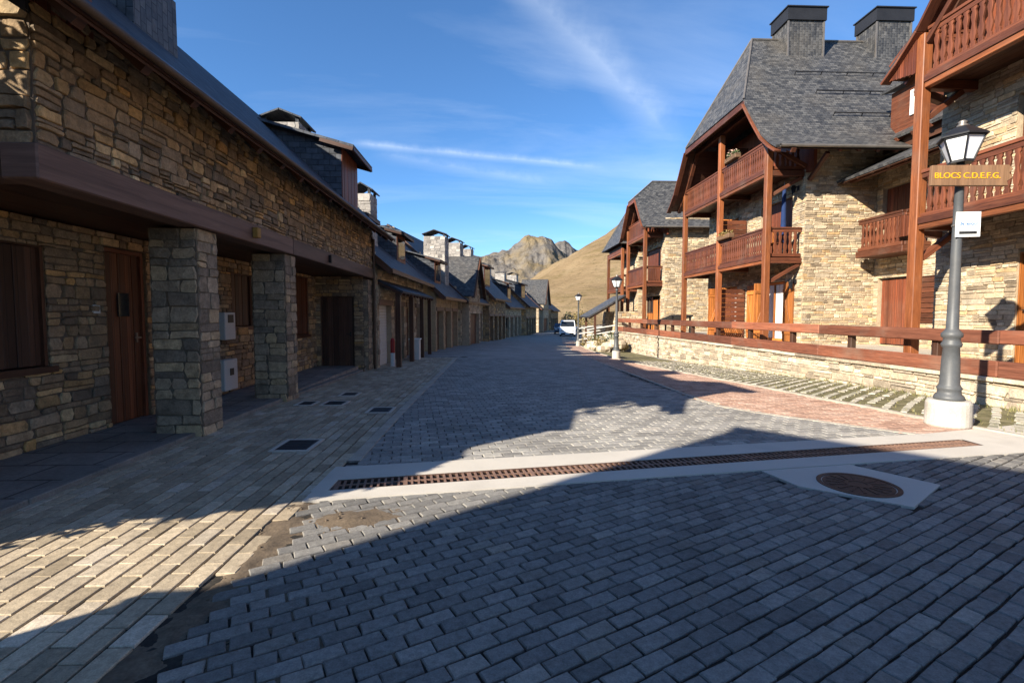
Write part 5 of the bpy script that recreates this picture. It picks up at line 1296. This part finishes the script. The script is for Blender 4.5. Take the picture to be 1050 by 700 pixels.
# ------------------------------------------------------------------ house behind the camera that shades the foreground
B = thing('neighbour_house', 'tall stone house behind the camera whose shade covers the foreground setts', 'house', (-8, -8, 0))
P0 = V((-7.28, -1.62, 0)); eu = V((.68, -.733, 0)).normalized(); ev = V((-eu.y, eu.x, 0)) * -1; e = 6.69; LW, DW = 12.0, 9.0
mb = MB()
Q = lambda a, b, z: P0 + eu * a + ev * b + V((0, 0, z))
wa, wb = .04, .45
zr_ = e + DW / 2 * .4
stones(mb, Q(LW - wa, wb, 0), -eu, (0, 0, 1), -ev, LW - 2 * wa, e + .1, holes=[(a, a + 1.1, 1.0, 2.4) for a in (1.5, 5, 8.5)], hr=(.12, .26), lr=(.3, .8), seed=141)
stones(mb, Q(wa, wb, 0), ev, (0, 0, 1), -eu, DW - 2 * wb, zr_, top=lambda a: min(e + .1 + .4 * a, e + .1 + .4 * (DW - 2 * wb - a)), hr=(.12, .26), lr=(.3, .8), seed=142)
for q in ([(LW - wa, wb), (LW - wa, DW - wb)], [(LW - wa, DW - wb), (wa, DW - wb)]): mb.face([Q(*q[0], 0), Q(*q[1], 0), Q(*q[1], e + .1), Q(*q[0], e + .1)], None, (.5, .5, .5))
mb.build('wall', M['stone_l'], B)
mb = MB()
slab(mb, [Q(0, 0, e), Q(LW, 0, e), Q(LW, DW / 2, zr_), Q(0, DW / 2, zr_)], .1); slab(mb, [Q(LW, DW, e), Q(0, DW, e), Q(0, DW / 2, zr_), Q(LW, DW / 2, zr_)], .1)
mb.build('roof', M['slate_d'], B)
for a in (1.5, 5, 8.5):
    mb = MB(); c0 = LW - wa - a
    mb.beam(Q(c0 - .03, wb + .1, 1.7), Q(c0 - 1.07, wb + .1, 1.7), .05, 1.36); mb.build('shutter', M['wood_door'], B)

G = thing('shade_wall', 'unseen shoulder high wall added beside the camera to trim the lit band', 'wall', (-4.15, 0, 0))  # added out of view, its shadow cuts the lower edge of the lit band
mb = MB(); stone_pillar(mb, -4.35, -4.0, -3.0, .58, -.1, 1.62, 151); mb.build('masonry', M['stone_l'], G)
mb = MB(); mb.box(-4.4, -3.95, -3.05, .60, 1.622, 1.70); mb.build('coping', M['conc_k'], G, bevel=.01)

# ------------------------------------------------------------------ land, hills, sky
def hillmat():
    m, nt, b, N, L = nodes('dry_hill_grass'); p = wpos(nt)
    n1 = tnoise(nt, .018, 8, p, .62); n2 = tnoise(nt, .10, 8, mapping(nt, p, (.45, .45, 3.2)), .74); n3 = tnoise(nt, .45, 7, p, .75)
    k = ramp_out(nt, n1, [(.3, (.135, .098, .058)), (.5, (.215, .155, .09)), (.7, (.29, .22, .135))])
    k = mixc(nt, rng(nt, n2, .50, .64, 0, .85), k, (.13, .10, .045)); k = mixc(nt, rng(nt, n3, .57, .66, 0, .8), k, (.06, .055, .03))
    L(k, b.inputs['Base Color']); b.inputs['Roughness'].default_value = 1; b.inputs['Specular IOR Level'].default_value = 0
    bump(nt, b, n2, .8, 3); return m
def rockmat():
    m, nt, b, N, L = nodes('mountain_rock'); p = wpos(nt)
    n1 = tnoise(nt, .008, 9, p, .65); n2 = tnoise(nt, .035, 8, p, .72, 1.0); g = N('ShaderNodeNewGeometry'); sx = N('ShaderNodeSeparateXYZ'); L(g.outputs['Normal'], sx.inputs[0])
    k = ramp_out(nt, n2, [(.3, (.075, .072, .073)), (.5, (.15, .138, .127)), (.72, (.235, .215, .19))])
    k = mixc(nt, rng(nt, n1, .46, .62, 0, .8), k, (.22, .165, .085))
    L(k, b.inputs['Base Color']); b.inputs['Roughness'].default_value = 1; b.inputs['Specular IOR Level'].default_value = 0
    bump(nt, b, n2, 1, 12); return m
def fbm(x, y, s, o=6):
    t = 0; a = 1; f = 1 / s
    for i in range(o): t += a * noise.noise((x * f, y * f, 3.3 + i)); a *= .5; f *= 2.03
    return t
def ridged(x, y, s, o=6):
    t = 0; a = 1; f = 1 / s
    for i in range(o): t += a * (1 - 2 * abs(noise.noise((x * f, y * f, 9.3 + i)))); a *= .5; f *= 2.1
    return t
def terrain(name, mat, x0, x1, y0, y1, nx, ny, fz):
    vs, fs = [], []
    for j in range(ny + 1):
        for i in range(nx + 1):
            x, y = lerp(x0, x1, i / nx), lerp(y0, y1, j / ny); vs.append((x, y, fz(x, y)))
    for j in range(ny):
        for i in range(nx): a = j * (nx + 1) + i; fs.append((a, a + 1, a + nx + 2, a + nx + 1))
    me = bpy.data.meshes.new(name); me.from_pydata(vs, [], fs); me.materials.append(mat); me.polygons.foreach_set('use_smooth', [True] * len(fs))
    o = bpy.data.objects.new(name, me); COL.objects.link(o); return tag(o, kind='structure')
HM, RM = hillmat(), rockmat()
def ground_z(x, y):
    f = sm(30, 160, y) * 0; return min(gz(min(x, 8), max(y, 0)), 0) - .30 - .00 * abs(x)
terrain('ground', HM, -3500, 3500, -3500, 4200, 90, 90, lambda x, y: -14.0 if y > 300 or y < -60 or abs(x) > 150 else -1.9 - 8 * sm(110, 300, y))
# grassy slope closing the valley on the right: its skyline rises from left to right
def hill_z(x, y):
    a = (x / y) * 500 + 505                    # bearing of the slope
    t = sm(90, 330, y)
    prof = pl([(380, 4), (500, 11), (535, 19), (552, 27), (570, 33.5), (590, 41), (605, 47), (620, 53), (645, 66), (700, 90), (800, 110), (1000, 125)], a)
    return -6 + t * (prof * .96 + 6) + fbm(x, y, 60) * 2.4 * t + ridged(x * 1.3, y * .35, 38, 4) * 1.6 * t + fbm(x, y, 14) * .6
vs = []
def hill_xy():
    nx, ny = 190, 100; vs, fs = [], []
    for j in range(ny + 1):
        y = lerp(85, 520, (j / ny) ** 1.2)
        for i in range(nx + 1):
            a = lerp(440, 1050, (i / nx) ** 1.2); x = (a - 505) / 500 * y; z = hill_z(x, y)
            if y > 330: z = z - (y - 330) * .1
            vs.append((x, y, z))
    for j in range(ny):
        for i in range(nx): q = j * (nx + 1) + i; fs.append((q, q + 1, q + nx + 2, q + nx + 1))
    me = bpy.data.meshes.new('hillside'); me.from_pydata(vs, [], fs); me.materials.append(HM); me.polygons.foreach_set('use_smooth', [True] * len(fs))
    o = bpy.data.objects.new('hillside', me); COL.objects.link(o); tag(o, kind='structure')
hill_xy()
def mount_z(x, y):
    a = (x / y) * 500 + 505
    sky1 = pl([(380, 34), (440, 46), (470, 54), (491, 59), (511, 61), (524, 65), (533, 72), (540, 76), (546, 77.5), (559, 76), (566, 71), (575, 62), (590, 48), (640, 30)], a)
    sky2 = pl([(520, 30), (545, 55), (560, 64), (571, 72), (579, 74), (590, 66), (598, 64), (612, 56), (640, 50), (700, 34)], a)
    z1 = sky1 / 500 * 1230 * sm(900, 1235, y) * (1 - .8 * sm(1235, 1420, y)); z2 = sky2 / 500 * 1500 * sm(1250, 1500, y) * (1 - .5 * sm(1500, 1650, y))
    z = max(z1, z2); k = sm(5, 70, z); cr = 1 - .72 * max(math.exp(-((y - 1235) / 40) ** 2), math.exp(-((y - 1500) / 40) ** 2))
    return z - 4 + k * (cr * (ridged(x, y, 95, 7) * 15 - 6 + fbm(x * 1.6, y * .6, 45) * 9) + ridged(x, y, 26, 4) * 2.2)
terrain('mountain', RM, -330, 520, 900, 1650, 400, 220, mount_z)
# dry bushes at the foot of the slope
for i, (x, y, r, h, m, lab) in enumerate(((11.3, 63, 1.2, 2.4, 'leafy', 'yellowing bush at the foot of the hill, right of the van'), (13.2, 70, 1.5, 3.2, 'leafy', 'taller yellowing bush farther up the hill road'), (10.6, 92, 1.4, 4.2, 'leafy', 'slim yellow tree beyond the last house of the row'), (14.2, 88, 1.6, 3.2, 'leafy', 'broad dry bush far behind the van'), (12.4, 80, 1.3, 2.6, 'leaf', 'dark green bush far behind the parked vehicles'))):
    bush('bush', lab, 'bush', x, y, gz(x, y) - .2, r, h, M[m], 40 + i, 500, .14, 'bushes at the foot of the hill', .5)

# sky
SUN_D = V((.804, .595, -.515)).normalized(); el = math.asin(-SUN_D.z); az = math.atan2(-SUN_D.x, -SUN_D.y)
wd = bpy.data.worlds.new('World'); scene.world = wd; wd.use_nodes = True
nt = wd.node_tree; L = nt.links.new; N = nt.nodes.new
bg = nt.nodes['Background']
sky = N('ShaderNodeTexSky'); sky.sky_type = 'NISHITA'; sky.sun_disc = False; sky.sun_elevation = el; sky.sun_rotation = az; sky.altitude = 1500; sky.air_density = 1.0; sky.dust_density = .4; sky.ozone_density = 2.2
tc = N('ShaderNodeTexCoord').outputs['Generated']
nrm = N('ShaderNodeVectorMath'); nrm.operation = 'NORMALIZE'; L(tc, nrm.inputs[0])
sp = N('ShaderNodeSeparateXYZ'); L(nrm.outputs[0], sp.inputs[0])
def math_(op, a, b=None, c=None):
    m = N('ShaderNodeMath'); m.operation = op
    for i, v in enumerate((a, b, c)):
        if v is None: continue
        if hasattr(v, 'is_output'): L(v, m.inputs[i])
        else: m.inputs[i].default_value = v
    return m.outputs[0]
zc = math_('ADD', math_('MAXIMUM', sp.outputs[2], 0), .12)
cv = N('ShaderNodeCombineXYZ'); L(math_('DIVIDE', sp.outputs[0], zc), cv.inputs[0]); L(math_('DIVIDE', sp.outputs[1], zc), cv.inputs[1])
c1 = tnoise(nt, 1.0, 8, mapping(nt, cv.outputs[0], (.35, 1.3, 1), (0, 0, rad(18))), .6, 1.0)
c2 = tnoise(nt, .45, 3, cv.outputs[0], .5)
cl = math_('MULTIPLY', rng(nt, c1, .48, .85, 0, .4), rng(nt, c2, .38, .65, .25, 1))
def arc(d1, d2, w, l0, l1, noise_amt, strength, soft=0):
    """aircraft trail: great circle through two sky directions"""
    d1, d2 = V(d1).normalized(), V(d2).normalized(); n = d1.cross(d2).normalized(); t = n.cross(d1)
    dn = N('ShaderNodeVectorMath'); dn.operation = 'DOT_PRODUCT'; L(nrm.outputs[0], dn.inputs[0]); dn.inputs[1].default_value = n
    dt = N('ShaderNodeVectorMath'); dt.operation = 'DOT_PRODUCT'; L(nrm.outputs[0], dt.inputs[0]); dt.inputs[1].default_value = t
    nz = tnoise(nt, 9 if soft else 30, 5, nrm.outputs[0], .6)
    dd = math_('ABSOLUTE', math_('MULTIPLY_ADD', math_('SUBTRACT', nz, .5), noise_amt, dn.outputs['Value']))
    f = rng(nt, dd, 0, w, 1, 0); f = math_('POWER', f, 1.5)
    e = math_('MULTIPLY', rng(nt, dt.outputs['Value'], l0, l0 + .05, 0, 1), rng(nt, dt.outputs['Value'], l1 - .08, l1, 1, 0))
    return math_('MULTIPLY', math_('MULTIPLY', f, e), math_('MULTIPLY', rng(nt, nz, .3, .6, .4, 1), strength))
def dirpx(x, y):
    F = 500; p = math.atan(28 / F); w = math.atan(20 / F); a = (x - 525) / F; b = (350 - y) / F
    f = math.cos(p) + b * math.sin(p); u = -math.sin(p) + b * math.cos(p)
    return (a * math.cos(w) + f * math.sin(w), -a * math.sin(w) + f * math.cos(w), u)
t1 = arc(dirpx(365, 147), dirpx(600, 170), .011, -.02, .46, .008, .3)
t2 = arc(dirpx(560, 5), dirpx(672, 122), .05, -.2, .34, .05, .26, 1)
t3 = arc(dirpx(390, 158), dirpx(560, 188), .02, -.02, .36, .02, .12)
hz = math_('MULTIPLY', rng(nt, sp.outputs[2], .04, .2, .5, 0), rng(nt, c1, .4, .7, .3, 1))
tot = math_('MINIMUM', math_('ADD', math_('ADD', cl, hz), math_('ADD', t1, math_('ADD', t2, t3))), .9)
mx = N('ShaderNodeMix'); mx.data_type = 'RGBA'; L(tot, mx.inputs[0]); L(mixc(nt, 1, sky.outputs[0], (.62, .95, 1.22), 'MULTIPLY'), mx.inputs[6]); mx.inputs[7].default_value = (6.2, 6.9, 7.8, 1)
L(mx.outputs[2], bg.inputs['Color']); bg.inputs['Strength'].default_value = .074
su = bpy.data.lights.new('Sun', 'SUN'); su.energy = 5; su.angle = rad(.53); su.color = (1, .90, .75)
so = bpy.data.objects.new('Sun', su); COL.objects.link(so); so.rotation_euler = SUN_D.to_track_quat('-Z', 'Y').to_euler()

# camera
cam = bpy.data.cameras.new('Camera'); co = bpy.data.objects.new('Camera', cam); COL.objects.link(co); scene.camera = co
cam.sensor_width = 36; cam.lens = 500 / 1050 * 36; cam.clip_start = .05; cam.clip_end = 12000
co.location = (0, 0, 1.45); co.rotation_euler = (math.pi / 2 - math.atan(28 / 500), 0, -math.atan(20 / 500))
scene.view_settings.view_transform = 'Standard'; scene.view_settings.look = 'None'; scene.view_settings.gamma = 1; scene.view_settings.exposure = 1.35
